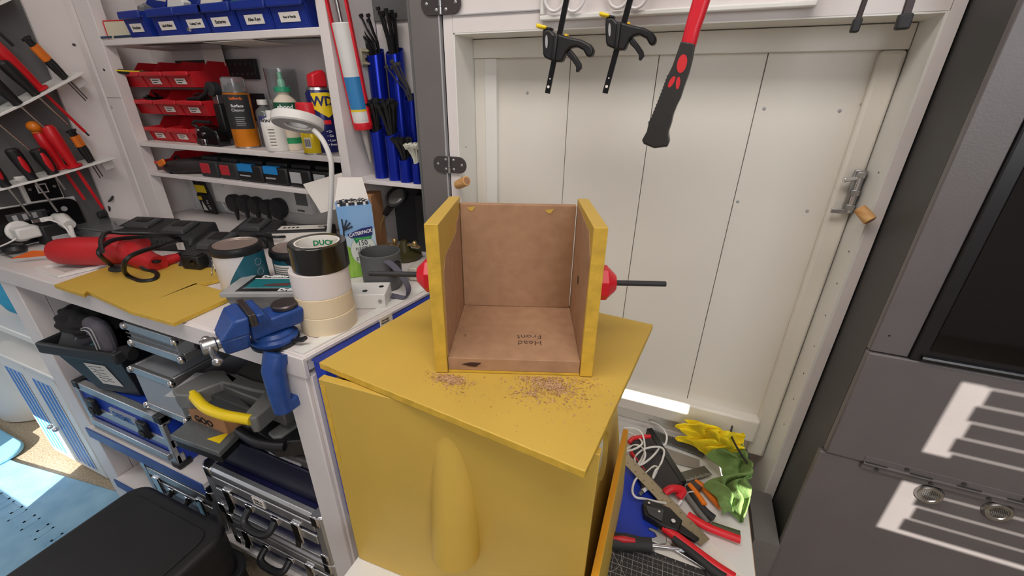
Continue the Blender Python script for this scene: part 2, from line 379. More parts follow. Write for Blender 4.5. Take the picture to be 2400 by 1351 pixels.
# ================================================================ workbench
FYB = .428
xe0, xe1 = -.565, -.47           # right end of the worktop runs slightly askew
bench = thing('workbench', 'white painted workbench along the back wall with open shelves underneath', 'workbench', (0, 0, 0))
top = [(-1.78, FYB), (xe0, FYB), (xe1, 1.024), (-1.78, 1.024)]
B().prism(top, (BZ-.006, BZ))('worktop', WHITE, bench, bevel=.001)
B().prism([(-1.78, FYB+.003), (xe0-.004, FYB+.003), (xe1-.004, 1.024), (-1.78, 1.024)], (BZ-.034, BZ-.0065))('worktop_core', WHITE, bench)
B().box(-1.78, xe0+.001, FYB-.006, FYB+.0025, BZ-.045, BZ-.003)('front_edging', WHITE, bench, bevel=.001)
B().prism([(xe0-.003, FYB), (xe0+.003, FYB), (xe1+.003, 1.02), (xe1-.003, 1.02)], (BZ-.009, BZ-.002))('side_edging', WHITE, bench, bevel=.001)
B().prism([(xe0-.030, FYB+.004), (xe0-.006, FYB+.004), (xe1-.006, 1.02), (xe1-.030, 1.02)], (BZ+.0003, BZ+.003))('edge_strip', REVEAL, bench, bevel=.0005)
B().box(-1.68, -1.598, FYB, FYB+.045, 0, BZ-.035)('leg', WHITE, bench, bevel=.002)
B().box(-.630, -.572, FYB-.003, FYB+.045, 0, BZ-.0455)('leg', WHITE, bench, bevel=.002)
B().box(-.571, -.563, FYB+.004, FYB+.035, 0, BZ-.0455)('leg_cover', WHITE, bench, bevel=.001)
B().box(-.55, -.51, .98, 1.02, 0, BZ-.035)('leg', WHITE, bench)
B().box(-1.68, -1.62, .97, 1.02, 0, BZ-.035)('leg', WHITE, bench)
B().box(-1.61, -1.595, FYB+.046, .98, .02, BZ-.035)('end_panel', WHITE, bench)
B().box(-1.594, -.64, .995, 1.02, .02, BZ-.036)('back_panel', WHITE, bench)
sh = B().box(-1.594, -1.055, FYB-.01, .994, .37, .385)('shelf', WHITE, bench)
B().box(-1.594, -1.055, FYB-.014, FYB-.0105, .352, .388)('shelf_edge', M('edge_blue', (58, 84, 150), .4), sh)
sh = B().box(-1.594, -.575, FYB-.01, .994, .145, .16)('shelf', WHITE, bench)
B().box(-1.594, -1.40, FYB-.014, FYB-.0105, .13, .163)('shelf_edge', M('edge_blue', (58, 84, 150), .4), sh)
p = aY(40, 692, FYB+.03); B().box(p.x, p.x+.03, FYB+.02, FYB+.05, p.z-.03, p.z)('bracket', WPLAS, bench, bevel=.003)
# blue drawer cabinet on the bench end, with label tabs
def ex(y): return xe0+(xe1-xe0)*(y-FYB)/(1.024-FYB)
dcab = thing('drawer_rack', 'blue drawer rack with white label tabs on the bench end', 'drawer rack', frame((ex(.437)+.005, .437, 0), (xe1-xe0, 1.024-FYB, 0), (0, 0, 1)))
B().box(0, .42, -.030, .0, .50, .9085)('casing', BLUEF, dcab, bevel=.003)
B().box(-.002, .425, -.034, .001, .9087, .9105)('rim', BLUEB, dcab, bevel=.001)
ladder = [(740, 880, 0)]
for i, (qx, qy, t) in enumerate(((893, 765, '16mm'), (928, 738, '17mm'), (966, 710, '18mm'), (848, 792, ''))):
    p = dcab.matrix_world.inverted() @ aX(qx, qy, ex(.6)+.02)
    dw = B().box(p.x-.03, p.x+.03, -.046, -.0305, p.z-.09, p.z-.006)('drawer', WPLAS, dcab, bevel=.001)
    B().box(p.x-.012, p.x+.012, -.048, -.0462, p.z-.012, p.z+.006)('label_tab', LBL, dw, bevel=.0004)
    if t: text(t, .006, frame((p.x, -.0483, p.z-.003), (1, 0, 0), (0, -1, 0)), TXT, dw)
p = dcab.matrix_world.inverted() @ aX(883, 742, ex(.58)+.01)
lb = B().box(p.x-.016, p.x+.016, -.0325, -.0305, p.z-.011, p.z+.011)('label_tab', LBL, dcab, bevel=.0004)
text('Carriage\nFasteners', .0055, frame((p.x-.003, -.0328, p.z), (1, 0, 0), (0, -1, 0)), TXT, lb)
# ================================================================ wall shelf unit
SY = .86
su = thing('wall_shelf_unit', 'white wall shelf unit above the workbench with three shelves', 'shelf unit', (0, 0, 0))
B().box(-1.765, -1.668, SY-.004, SY+.03, BZ+.001, 2.3)('left_post', WHITE, su, bevel=.002)
B().box(-1.771, -1.742, SY-.012, SY-.0045, BZ+.001, 2.3)('post_edging', WHITE, su, bevel=.001)
p = aY(230, 228, SY-.004); B().box(-1.7415, -1.668, SY-.0046, SY-.003, p.z-.001, p.z)('post_joint', MGREY, su)
p = aY(262, 252, SY-.004); B().cyl(p, p-V((0, .001, 0)), .004, n=10)('screw', STEEL, su)
B().box(-.828, -.800, SY-.004, 1.023, BZ+.001, 2.3)('side_panel', WHITE, su, bevel=.002)
for z1, th in ((1.476, .017), (1.190, .015), (1.094, .013)):
    B().box(-1.6675, -.8285, SY, 1.038, z1-th, z1)('shelf', WHITE, su, bevel=.002)
B().box(-1.765, -.8285, 1.031, 1.0385, BZ+.001, 1.0805)('back_board', WPLAS, su)
# papers tucked beneath the top shelf
for i, (x0, x1, y0, y1, a) in enumerate(((-1.52, -1.25, .87, 1.0, 2), (-1.24, -1.05, .865, .97, -3), (-1.03, -.86, .87, .98, 4))):
    o = B().box(0, x1-x0, 0, y1-y0, -.0032, -.0022)('document_sleeve', (CLEARD, LBL, CLEARD)[i], bevel=.0003)
    o.matrix_world = rz((x0, y0, 1.459), a)
    tag(o, ('grey plastic sleeve pushed under the top shelf at its left half', 'curled white paper pushed under the middle of the top shelf', 'clear plastic sleeve under the top shelf near the red applicator gun')[i], 'sleeve')
# cable in the corner of the lower back board
tag(B().tube(spline([(-1.63, 1.026, 1.08), (-1.625, 1.024, 1.06), (-1.61, 1.026, 1.0), (-1.585, 1.026, .93)]), .003, 6)('wall_cable', WPLAS), 'thin white cable running down the back board beside the left post', 'cable')
# ---------------------------------------------------------------- blue bins on the top shelf
def clip_bin(T, W, D, H, mat, parent=None, label=None, name='storage_bin', cat='bin', grp=None, txt=None, ltw=.5, back=None):
    o = thing(name, label, cat, T, grp)
    t = .003
    B().box(0, W, .012, D, 0, t)('base', mat, o, bevel=.001)
    B().box(0, W, D-t, D, t, H)('back_wall', mat, o, bevel=.001)
    for x in (0, W-t):      # side wall: high at the back, swept down to the lip
        B().prism([(.012, t), (D-t, t), (D-t, H), (D*.52, H), (D*.34, H*.62), (-.006, H*.56), (-.006, H*.50), (.004, H*.44)], (0, t), frame((x, 0, 0), (0, 1, 0), (1, 0, 0)))('side_wall', mat, o, bevel=.0008)
    fr = B().hexa([(t, .012, t), (W-t, .012, t), (W-t, .016, t), (t, .016, t), (t, .002, H*.44), (W-t, .002, H*.44), (W-t, .006, H*.44), (t, .006, H*.44)])('front_wall', mat, o)
    B().box(.0005, W-.0005, -.008, .0, H*.40, H*.58)('lip', mat, o, bevel=.003)
    if txt is not None:
        lw, lh = W*ltw, min(.02, H*.22)
        n = V((0, -(H*.44), -.010)).normalized(); c = V((W/2, .0062, H*.22))
        lp = B().box(-lw/2, lw/2, -lh/2, lh/2, 0, .0006)('label_plate', LBL, o, bevel=.0002); lp.matrix_local = frame(c, (1, 0, 0), n)
        if txt: text(txt, min(lh*.62, lw/len(txt)*1.55), Mx.Translation((0, 0, .0009)), TXT, lp, bold=.015)
        else:
            for j in (-1, 1): B().box(-lw*.36, lw*(.2+.1*j), j*lh*.2-lh*.07, j*lh*.2+lh*.07, .0006, .0009)('print_line', TXT, lp)
    return o
names = ['Brackets', 'Label Maker', 'Cutting Tools', 'Batteries', 'Allen Keys', 'Pens & Pencils']
sees = ['holding clear plastic bags', 'holding a white handset', 'with bright cards poking out', 'standing nearly empty', 'standing dark inside', 'nearest the red applicator gun']
px_ = [318, 391, 458, 518, 598, 681]
for i in range(6):
    cx = aY(px_[i], 62, .866).x; Wb = .112 if i else .095
    clip_bin(Mx.Translation((cx-Wb/2, .862, 1.4765)), Wb, .165, .108, BLUEB, label='blue open-front bin labelled %s on the top shelf, %s' % (names[i], sees[i]), name='blue_bin', grp='blue bins on the top shelf', txt=names[i], ltw=.56)
x = aY(360, 20, .9).x
cx = aY(391, 40, .90).x; o = B().box(-.03, .03, -.012, .012, -.04, .05)('label_printer', WPLAS, bevel=.003); o.matrix_world = Mx.Translation((cx, .935, 1.535)) @ Mx.Rotation(.5, 4, 'Y'); tag(o, 'white handset standing slanted in the Label Maker bin', 'handset')
cx = aY(470, 10, .90).x
for i, (m_, lb_) in enumerate(((LBL, 'white blister card sticking out of the Cutting Tools bin'), (GREENP, 'green and red card sticking out of the Cutting Tools bin'))):
    o = B().box(-.035, .035, -.002, .002, -.02, .05)('blister_card', m_); o.matrix_world = Mx.Translation((cx+.04*i, .925+.02*i, 1.54)) @ Mx.Rotation(.55, 4, 'Y'); tag(o, lb_, 'card')
    if i: B().box(-.01, .012, -.003, -.0021, .0, .02)('print_patch', REDP, o)
o = B().lathe([(0, -.03), (.02, -.028), (.026, 0), (.018, .03), (0, .04)], 9)('plastic_bag', CLEAR); o.location = (aY(320, 20, .9).x, .925, 1.53); tag(o, 'crumpled clear plastic bag in the Brackets bin', 'bag')
o = B().prism(rrect(-.012, .012, -.03, .03, .011), .004, frame((aY(722, 3, .845).x, .848, 1.555), (1, 0, 0), (0, -1, 0)))('red_tag', M('red_gel', (235, 70, 60), .3)); tag(o, 'small red oval tag on the side of the Pens & Pencils bin', 'tag')
B().cyl((aY(428, 72, .845).x, .866, 1.487), (aY(428, 72, .845).x, .860, 1.488), .0045, n=14)('steel_button', CHROME)
tag(bpy.data.objects['steel_button'], 'shiny steel disc between the Label Maker and Cutting Tools bins', 'disc')
o = B().box(-.045, .045, -.004, .004, 0, .045)('blade_packet', M('packet_cream', (214, 206, 180), .5)); o.matrix_world = rz((aY(272, 62, .88).x, .885, 1.4775), 8); tag(o, 'cream packet with a red edge beside the Brackets bin', 'packet')
B().box(-.046, .046, -.005, .005, .0455, .048)('packet_edge', REDP, o); B().box(-.048, -.0455, -.005, .005, 0, .0455)('packet_edge', REDP, o)
for i, q in enumerate(((238, 76), (280, 76))):
    p = aY(*q, .858); o = B().box(-.04, .04, -.001, .001, 0, .006)('saw_blade', M('blade_blue', (40, 70, 104), .4, metal=.4)); o.matrix_world = Mx.Translation((p.x, .858+.004*i, 1.4775)); tag(o, ('blue hacksaw blade lying out past the left post', 'blue hacksaw blade in front of the Brackets bin')[i], 'blade')
# ---------------------------------------------------------------- louvre panels and red bins
for i, (z0, z1, lb_) in enumerate(((1.375, 1.43, 'black perforated louvre panel behind the top row of red bins'), (1.255, 1.335, 'black perforated louvre panel between the lower rows of red bins'))):
    x0, x1 = -1.62, -1.26; o = B().box(x0, x1, 1.018, 1.0305, z0, z1)('louvre_panel', BLACK, bevel=.001); tag(o, lb_, 'panel')
    for k in range(16):
        for j in (.25, .75): B().cyl((x0+.012+.0224*k, 1.0185, z0+(z1-z0)*j), (x0+.012+.0224*k, 1.0165, z0+(z1-z0)*j), .0035, n=6)('slot', DGREY, o)
rows = [(1.350, .072, [(-1.715, .107, None), (-1.602, .107, ''), (-1.489, .112, '')], 'top'), (1.272, .072, [(-1.690, .107, None), (-1.577, .107, ''), (-1.464, .112, '')], 'middle'), (1.1915, .072, [(-1.668, .107, ''), (-1.555, .107, ''), (-1.442, .107, None)], 'bottom')]
whr = ['leftmost', 'second', 'third']
for z0, h, L, nm in rows:
    for i, (x0, w_, t_) in enumerate(L):
        clip_bin(Mx.Translation((x0, .895, z0)), w_, .125, h, REDB, label='small red bin, %s in the %s row under the blue bins' % (whr[i]+' from the left post' if i else 'nearest the left post', nm), name='red_bin', grp='red bins on the louvre panels', txt=t_, ltw=.42)
o = clip_bin(Mx.Translation((-1.655, .885, 1.095)), .125, .13, .055, REDB, label='red bin holding a coil of wire on the battery shelf', name='red_bin')
tag(B().tube([V((-1.60+.014*math.cos(a), .92, 1.128+.014*math.sin(a))) for a in [i*.52 for i in range(12)]], .003, 6, True)('wire_coil', BLACK), 'small dark coil of wire in the lowest red bin', 'coil')
# contents of red bins
o = thing('cotton_swabs', 'bundle of white cotton swabs in a top-row red bin', 'swabs', (-1.60, .90, 1.376))
for k in range(11): B().cyl((.018+.006*k, 0, .004+.002*(k % 2)), (.018+.006*k, .06, .012), .0028, n=8)('swab', WPLAS, o)
pl = thing('small_pliers', 'small black and yellow pliers poking out of the top row of red bins', 'pliers', frame((-1.60, .93, 1.388), (-1, -.55, .02), (0, 0, 1)))
B().tube([(0, 0, 0), (.03, .008, 0), (.10, .016, .004), (.13, .01, .006)], [.006, .007, .007, .005], 8)('handle', BLACK, pl)
B().tube([(0, 0, 0), (.03, -.008, 0), (.10, -.016, -.002), (.135, -.012, 0)], [.006, .007, .007, .005], 8)('handle', BLACK, pl)
B().tube([(.03, .013, .004), (.10, .022, .006)], .0022, 6)('handle_stripe', YELP, pl); B().tube([(.03, -.004, .006), (.10, -.010, .006)], .0022, 6)('handle_stripe', YELP, pl)
B().cyl((-.02, 0, 0), (.005, 0, 0), .006, n=8)('jaw', DSTEEL, pl)
o = B().box(-.045, .045, -.001, .001, 0, .05)('paper_card', LBL); o.location = (-1.42, 1.012, 1.412); tag(o, 'blank white card standing behind the top row of red bins', 'card')
for i, q in enumerate(((-1.66, 1.325, 'tangle of dark wire in the middle-row red bin by the left post'), (-1.44, 1.325, 'black oddments heaped in the third middle-row red bin'))):
    b_ = B(); c = V((q[0]+.02, .93, q[1]-.004))
    b_.tube(spline([c+V((random.uniform(-.035, .035), random.uniform(-.02, .04), random.uniform(-.008, .012))) for _ in range(9)], 5), .0035, 6)
    tag(b_('wire_tangle', BLACK), q[2], 'wire')
# ---------------------------------------------------------------- cans and bottles on the middle shelf
S2 = 1.1905
def can_base(q, Y): p = aY(*q, Y); return V((p.x, Y, S2))
c = aY(583, 345, .905); o = thing('spray_can', 'orange and black spray can labelled Surface Cleaner on the middle shelf', 'spray can', rz((c.x, .905, S2), 46))
R_ = .0335
B().lathe([(0, 0), (R_-.001, 0), (R_, .003), (R_, .098), (R_-.001, .099), (0, .099)], 36)('body', M('orange_can', (222, 130, 24), .3, metal=.35), o)
B().lathe([(0, .0), (R_+.0006, .0), (R_+.0006, .004), (0, .004)], 36)('rim', STEEL, o)
arcpatch(R_, -150, 62, .052, .142)('label_sleeve', BLACKM, o)
B().lathe([(R_, .098), (R_, .143), (.030, .147), (0, .147)], 36)('shoulder', M('orange_can2', (214, 122, 24), .3, metal=.35), o)
cp = B().lathe([(R_-.001, .147), (.0315, .15), (.030, .182), (.026, .186), (0, .186)], 32)('cap', CLEAR, o)
B().cyl((0, 0, .1475), (0, 0, .170), .012, .010)('nozzle', WPLAS, cp)
ww = roundwrap(R_+.0006, 0)
def rlabel(s, size, z, mat, par, off=-.018, r=R_+.0006, **k): return text(s, size, None, mat, par, wrap=lambda p: V(((r+.0003+p.z)*math.sin((p.x+off)/r), -(r+.0003+p.z)*math.cos((p.x+off)/r), z+p.y)), **k)
rlabel('halfords', .0098, .132, M('ink_orange', (232, 110, 30), .5), o, bold=.02, off=.0)
rlabel('Surface', .0105, .113, TXTW, o, bold=.02, off=.0); rlabel('Cleaner', .0105, .102, TXTW, o, off=.0)
for k in range(5): arcpatch(R_+.0007, -20, 22-3*(k % 3), .082-.005*k, .0835-.005*k, 8, .0003)('print_line', LGREY, o)
# black bar light behind it
c = aY(540, 335, .93); o = thing('bar_torch', 'slim black bar torch with swivel arm standing left of the orange can', 'torch', (c.x-.005, .93, S2))
B().box(-.016, .016, -.012, .012, 0, .018)('foot', STEEL, o, bevel=.003)
B().box(-.015, .015, -.011, .011, .018, .115)('handle', BLACK, o, bevel=.004)
B().cyl((-.004, -.016, .155), (-.004, .010, .155), .020, n=20)('swivel', BLACKM, o, bevel=.002)
B().box(-.012, .012, -.009, .009, .115, .14)('neck', STEEL, o, bevel=.002)
B().tube([(-.01, -.014, .155), (-.028, -.016, .14), (-.055, -.016, .128), (-.062, -.016, .128)], [.006, .007, .007, .004], 10)('arm', BLACK, o)
# black and chrome punch clamp
c = aY(490, 338, .875); o = thing('punch_tool', 'black metal punch tool with chrome fittings beside the red bins', 'tool', (c.x, .88, S2))
B().prism([(-.04, 0), (.05, 0), (.055, .02), (.05, .045), (.0, .058), (-.035, .05), (-.042, .03)], (-.02, .02), frame((0, .01, 0), (1, 0, 0), (0, -1, 0)))('body', M('gloss_black', (16, 16, 18), .15), o, bevel=.005)
B().box(-.038, -.014, -.014, -.0095, .003, .02)('plate', DSTEEL, o, bevel=.001); B().box(-.012, .0, -.0145, -.0095, .002, .02)('chrome_clip', CHROME, o, bevel=.002)
B().cyl((-.03, -.009, .042), (-.03, -.014, .042), .006, n=14)('screw', CHROME, o); B().cyl((-.004, -.009, .034), (-.004, -.013, .034), .005, n=14)('screw', CHROME, o)
B().tube([(-.035, .0, .05), (-.05, -.005, .062), (-.035, -.005, .068), (.02, .005, .066)], .005, 8)('lever', BLACK, o)
# white bottles
def bottle(q, Y, r, h, neck, mats, label, name='bottle', capr=.011, caph=.018, sub=()):
    c = aY(*q, Y); o = thing(name, label, 'bottle', rz((c.x, Y, S2), 44))
    B().lathe([(0, 0), (r-.002, 0), (r, .003), (r, h*.80), (r*.9, h*.87), (neck, h*.95), (neck, h), (0, h)], 32)('body', mats[0], o)
    B().lathe([(0, h), (capr, h), (capr, h+caph-.001), (capr-.001, h+caph), (0, h+caph)], 20)('cap', mats[1], o)
    return o
o = bottle((652, 347), .885, .030, .092, .012, (WPLAS, WPLAS), 'squat white bottle with printed label behind the ring lamp', capr=.0125, caph=.012)
arcpatch(.030, -30, 12, .01, .066)('label_sleeve', LBL, o)
for k in range(6): arcpatch(.0305, -24, 6, .016+.008*k, .0185+.008*k, 6, .0003)('print_line', MGREY, o)
rlabel('RON', .012, .078, TXT, o, r=.0285, off=-.016, bold=.03)
o = bottle((632, 320), .955, .024, .115, .011, (CLEARD, WPLAS), 'clear bottle with a white screw cap behind the white bottle', capr=.014, caph=.014)
arcpatch(.024, -40, 40, .03, .085)('label_sleeve', M('violet_print', (60, 62, 120), .5), o)
o = bottle((690, 350), .925, .030, .150, .014, (M('glue_body', (226, 212, 192), .45), M('green_cap', (40, 150, 110), .4)), 'wood glue bottle with green cap and green label on the middle shelf', name='glue_bottle', capr=.021, caph=.012)
arcpatch(.030, -75, 75, .068, .124)('label_sleeve', M('dark_green', (22, 84, 58), .5), o)
B().lathe([(.010, .162), (.009, .178), (.006, .182), (.006, .198), (0, .199)], 16)('nozzle', M('green_clear', (120, 175, 150), .3), o)
rlabel('ebond', .0165, .112, TXTW, o, r=.0305, off=.0, bold=.03); rlabel('III', .013, .094, M('gold_ink', (222, 176, 80), .4), o, r=.0305, off=.008, bold=.03); rlabel('IMATE', .0135, .077, TXTW, o, r=.0305, off=.002, bold=.03)
B().lathe([(.0302, .018), (.0304, .018), (.0304, .034), (.0302, .034)], 32)('lower_band', GREENP, o)
c = aY(665, 170, 1.0); o = B().lathe([(0, 0), (.036, 0), (.040, .105), (.0385, .105), (.0345, .002), (0, .002)], 32)('clear_tub', CLEAR); o.location = (c.x, .985, 1.29); o.location.z = S2; o.scale = (1, 1, 2.0); tag(o, 'tall clear plastic beaker at the back of the middle shelf', 'beaker')
def wd_can(q, Y, r, h, capcol, body, label, big):
    c = aY(*q, Y); o = thing('lubricant_can', label, 'spray can', rz((c.x, Y, S2), 72 if big else 38))
    B().lathe([(0, 0), (r-.001, 0), (r, .002), (r, h-.008), (r*.86, h), (0, h)], 36)('body', body, o)
    B().lathe([(r+.0006, 0), (r+.0006, .003), (r-.002, .003)], 36)('rim', STEEL, o)
    B().lathe([(0, h), (r*.86, h), (r*.80, h+.006)] if big else [(0, h-.004), (r+.0005, h-.004), (r+.0005, h+.002)], 36)('shoulder', STEEL if big else REDP, o)
    if big: B().prism([(-.02, 0), (.02, 0), (.021, .034), (.012, .042), (-.018, .03)], (-.016, .016), frame((0, 0, h+.006), (1, 0, 0), (0, -1, 0)))('cap', REDP, o, bevel=.004)
    else: B().lathe([(r+.0005, h), (r, h+.040), (r-.003, h+.044), (0, h+.044)], 32)('cap', REDP, o)
    return o
o = wd_can((738, 357), .885, .0265, .082, 0, M('can_yellow', (238, 206, 24), .3, metal=.2), 'small yellow lubricant can with red cap behind the ring lamp neck', False)
arcpatch(.0265, -42, -2, .016, .042)('barcode_patch', LBL, o)
for k in range(7): arcpatch(.027, -38+5*k, -36+5*k+(k % 2), .02, .038, 2, .0003)('bar', TXT, o)
o = wd_can((770, 357), .915, .033, .155, 0, M('can_navy', (24, 30, 96), .3, metal=.2), 'large navy lubricant can with red spray head by the side panel', True)
sh_ = arcpatch(.033, -62, 62, .09, .146, 24, zf0=lambda u: .112-.022*(1-abs(u-.5)*2), zf1=lambda u: .150-.004*abs(u-.5))('shield', YELP, o)
rlabel('WD', .032, .128, M('ink_navy', (24, 30, 96), .5), o, r=.0335, off=-.010, bold=.03)
arcpatch(.033, -30, 8, .074, .084)('red_patch', REDP, o)
for k, s in enumerate(('Dr', 'Cle', 'Loos', 'Frees')): rlabel('\u2022 '+s, .0085, .056-.011*k, TXTW, o, r=.0335, off=-.012, align='LEFT')
# ---------------------------------------------------------------- battery shelf
S3 = 1.0945
def battery(q0, q1, Y, body, pad, padmat, label, side_pad=False, word=False):
    x0, x1 = aY(*q0, Y).x, aY(*q1, Y).x
    o = thing('battery_pack', label, 'battery', (x0, Y, S3), 'tool batteries on the lowest shelf'); w_ = x1-x0
    B().box(.002, w_-.004, 0, .095, 0, .050)('case', body, o, bevel=.006)
    B().box(.006, w_-.012, .012, .09, .050, .062)('rail_block', body, o, bevel=.003)
    B().box(w_-.008, w_-.002, .01, .085, .012, .040)('side_rib', DGREY, o, bevel=.002)
    if pad == 'top': B().prism([(-.0012, .030), (-.0012, .0512), (.018, .0512), (.018, .0502), (0, .0502), (0, .030)], (.006, w_*.62), frame((0, 0, 0), (0, 1, 0), (1, 0, 0)))('release_button', padmat, o)
    else: B().box(.010, w_*.58, -.0015, .004, .012, .042)('release_button', padmat, o, bevel=.001)
    B().box(w_-.004, w_-.0015, .02, .028, .022, .046)('contact', LGREY, o)
    if word: B().box(.010, w_*.5, -.0008, .001, .016, .020)('print_line', LGREY, o)
batr = M('battery_red', (186, 44, 54), .45); batb = M('battery_blue', (30, 130, 200), .45); batg = M('battery_grey', (180, 182, 184), .45)
battery((474, 420), (518, 425), .875, BLACKM, 'front', batr, 'black tool battery with red button beside the drill handle')
battery((518, 422), (563, 428), .875, BLACKM, 'front', batr, 'black tool battery with red button beside the blue-topped batteries')
battery((563, 430), (622, 435), .872, BLACK, 'top', batb, 'black tool battery with bright blue top, left of the pair', word=True)
battery((622, 435), (680, 440), .872, BLACK, 'top', batb, 'black tool battery with bright blue top, next to the grey-buttoned one', word=True)
battery((680, 440), (734, 445), .872, BLACK, 'front', batg, 'black tool battery with grey button under the middle shelf end', word=True)
battery((734, 442), (790, 445), .874, BLACK, 'front', batg, 'black tool battery with grey button partly behind the lamp neck')
x0 = aY(402, 412, .872).x
o = thing('cordless_tool', 'dark cordless tool with an orange button lying on the lowest shelf', 'power tool', (x0, .872, S3))
B().tube([(.0, .0, .020), (.03, .0, .022), (.075, .02, .026), (.135, .06, .030)], [.017, .021, .024, .026], 14)('body', M('tool_brown', (44, 36, 36), .5), o)
B().prism(rrect(-.006, .034, -.008, .010, .006), .006, frame((0, -.021, .030), (1, .0, .35), (0, -1, 0)))('trigger', ORANGE, o, bevel=.002)
B().tube([(-.012, 0, .012), (.02, 0, .008)], [.010, .014], 12)('nose', BLACK, o)
for k in range(8):
    B().ball((.045+.009*(k % 4), -.008+.006*(k % 4)-.012, .02+.012*(k//4)), .0018, (1, 1, 1), 6)('vent_dot', DGREY, o)
# ---------------------------------------------------------------- sockets and plugs under the shelves
x0, x1, z0, z1 = -1.60, -1.13, .968, 1.058
o = thing('socket_strip', 'white multi-way socket strip mounted on the back board', 'socket strip', (0, 0, 0))
B().box(x0, x1, 1.006, 1.0305, z0, z1)('body', WPLAS, o, bevel=.004)
B().box(x1-.06, x1-.01, 1.0045, 1.0062, z0+.03, z1-.005)('badge', MGREY, o)
text('tacima', .012, FRONT((x1-.045, 1.0054, z0+.012)), TXT, o, bold=.02)
for k in range(6): B().box(x0+.065*k+.055, x0+.065*k+.069, 1.003, 1.0062, z1-.030, z1-.008)('rocker_switch', WPLAS, o, bevel=.001)
for i, (q, s) in enumerate((((548, 476), 1.0), ((573, 478), 1.0), ((599, 482), 1.0), ((625, 486), .85), ((652, 489), 1.15))):
    c = aY(*q, .985)
    o = thing('mains_plug', 'black mains plug in the socket strip, %s' % ('farthest left of five', 'second of five from the left', 'middle of the five', 'fourth of five, slimmest', 'largest, rightmost of five')[i], 'plug', (c.x, .985, c.z), 'black plugs in the socket strip')
    B().lathe([(0, -.021), (.022*s, -.020), (.026*s, -.012), (.027*s, .008), (.024*s, .014), (0, .016)], 18)('body', BLACKM, o).matrix_local = Mx.Rotation(math.radians(90), 4, 'X') @ Mx.Diagonal((.95, 1.15, 1, 1))
    B().tube([(0, .002, -.02*s), (.004, -.002, -.045), (.006, -.004, -.058)], [.010*s, .006, .004], 10)('strain_relief', BLACKM, o)
    B().tube(spline([(.006, -.004, -.056), (.01, -.01, -.064), (.02, -.03, -.067), (.05, -.06, -.068), (.03, -.1, -.068)]), .003, 6)('flex', BLACKM, o)
p = aY(495, 497, 1.0); o = thing('tool_packet', 'black and yellow hanging packet leaning on the back board', 'packet', frame((p.x, 1.0, BZ+.002), (1, 0, 0), (0, -.12, 1)))
B().box(-.035, .035, -.004, .004, 0, .075)('pouch', BLACK, o, bevel=.002); B().box(-.033, .03, .0, .006, .0755, .14)('hanger_card', BLACK, o, bevel=.001)
B().box(-.029, .024, -.0012, -.0002, .080, .108)('yellow_band', YELP, o); B().prism(rrect(-.012, .006, .122, .130, .0035), .0012, frame((0, -.0002, 0), (1, 0, 0), (0, -1, 0)))('hang_slot', WPLAS, o)
B().prism([(-.026, .012), (-.004, .012), (-.018, .048)], .0012, frame((0, -.0042, 0), (1, 0, 0), (0, -1, 0)))('triangle', LBL, o); B().box(-.03, -.012, -.0052, -.0042, .052, .066)('yellow_patch', YELP, o)
text('1st UK', .014, frame((.012, -.0045, .036), (0, 0, -1), (0, -1, 0)), TXTW, o)
# ---------------------------------------------------------------- niche: blue tubes with cable ties, applicator gun
ns = B().box(-.7995, -.5725, .862, 1.017, 1.128, 1.138)('niche_shelf', WHITE, bevel=.001); tag(ns, 'narrow white shelf carrying the blue tubes', 'shelf')
def tube_of_ties(q0, q1, Y, r, label, ties, tmat, n, L, lean=0, spread=.8):
    # q0: where the tube stands, q1: its top
    b = aY(*q0, Y); t = aY(*q1, Y); h = t.z-1.1385
    o = thing('blue_tube', label, 'tube', (b.x, Y, 1.1385), 'blue cable-tie tubes in the niche')
    pr = [(r, 0), (r, h), (r*.9, h), (r*.9, .002), (0, .002)]
    bb = B(); R = []
    for rr, zz in [(0.0001, 0), (r, 0), (r, h), (r*.9, h), (r*.9, .004), (.0001, .004)]:
        R.append([V((rr*math.cos(2*math.pi*j/28), rr*math.sin(2*math.pi*j/28), zz+(.010*math.sin(2*math.pi*j/28)*(rr/r) if zz > .01 else 0))) for j in range(28)])
    bb.rings(R)('tube_wall', BLUET, o)
    if n:
        k_ = thing('cable_tie_bundle', ties, 'cable ties', (b.x, Y, 1.1385), 'cable ties in the blue tubes')
        rnd = random.Random(q0[0])
        for i in range(n):
            a = rnd.uniform(0, 6.28); d = r*.65*math.sqrt(rnd.random()); dx, dy = d*math.cos(a), d*math.sin(a)
            ll = L*rnd.uniform(.85, 1.1); ux = lean+dx*spread*2; uy = dy*.3-.01
            p0 = V((dx*.6, dy*.6, max(.004, h*.5))); p1 = V((dx, dy, h)); p2 = V((dx+ux*.6, dy+uy*.5, h+ll*.6)); p3 = V((dx+ux, dy+uy, h+ll))
            bt = B(); w_ = V((.0023, 0, 0)); th = V((0, .0006, 0))
            bt.rings([[p-w_-th, p+w_-th, p+w_+th, p-w_+th] for p in spline([p0, p1, p2, p3], 3)])
            bt('tie', tmat, k_, smooth=False)
            e = (p3-p2).normalized(); bh = B(); bh.box(-.0042, .0042, -.003, .003, -.001, .006); hh = bh('tie_head', tmat, k_); hh.matrix_local = frame(p3, e.cross(V((0, 1, 0))).normalized() if abs(e.y) < .9 else V((1, 0, 0)), e)
tieg = M('tie_grey', (70, 68, 66), .5); tiew = M('tie_natural', (216, 216, 200), .5)
tube_of_ties((912, 416), (892, 122), .985, .0225, 'tall blue tube at the left, full of long black ties', 'long black cable ties fanned to the left from the tall blue tube', BLACK, 18, .075, -.035)
tube_of_ties((953, 418), (916, 120), 1.0, .0225, 'tall blue tube beside the left one, full of long black ties', 'long black cable ties upright in the second tall blue tube', BLACK, 18, .078, .0, .5)
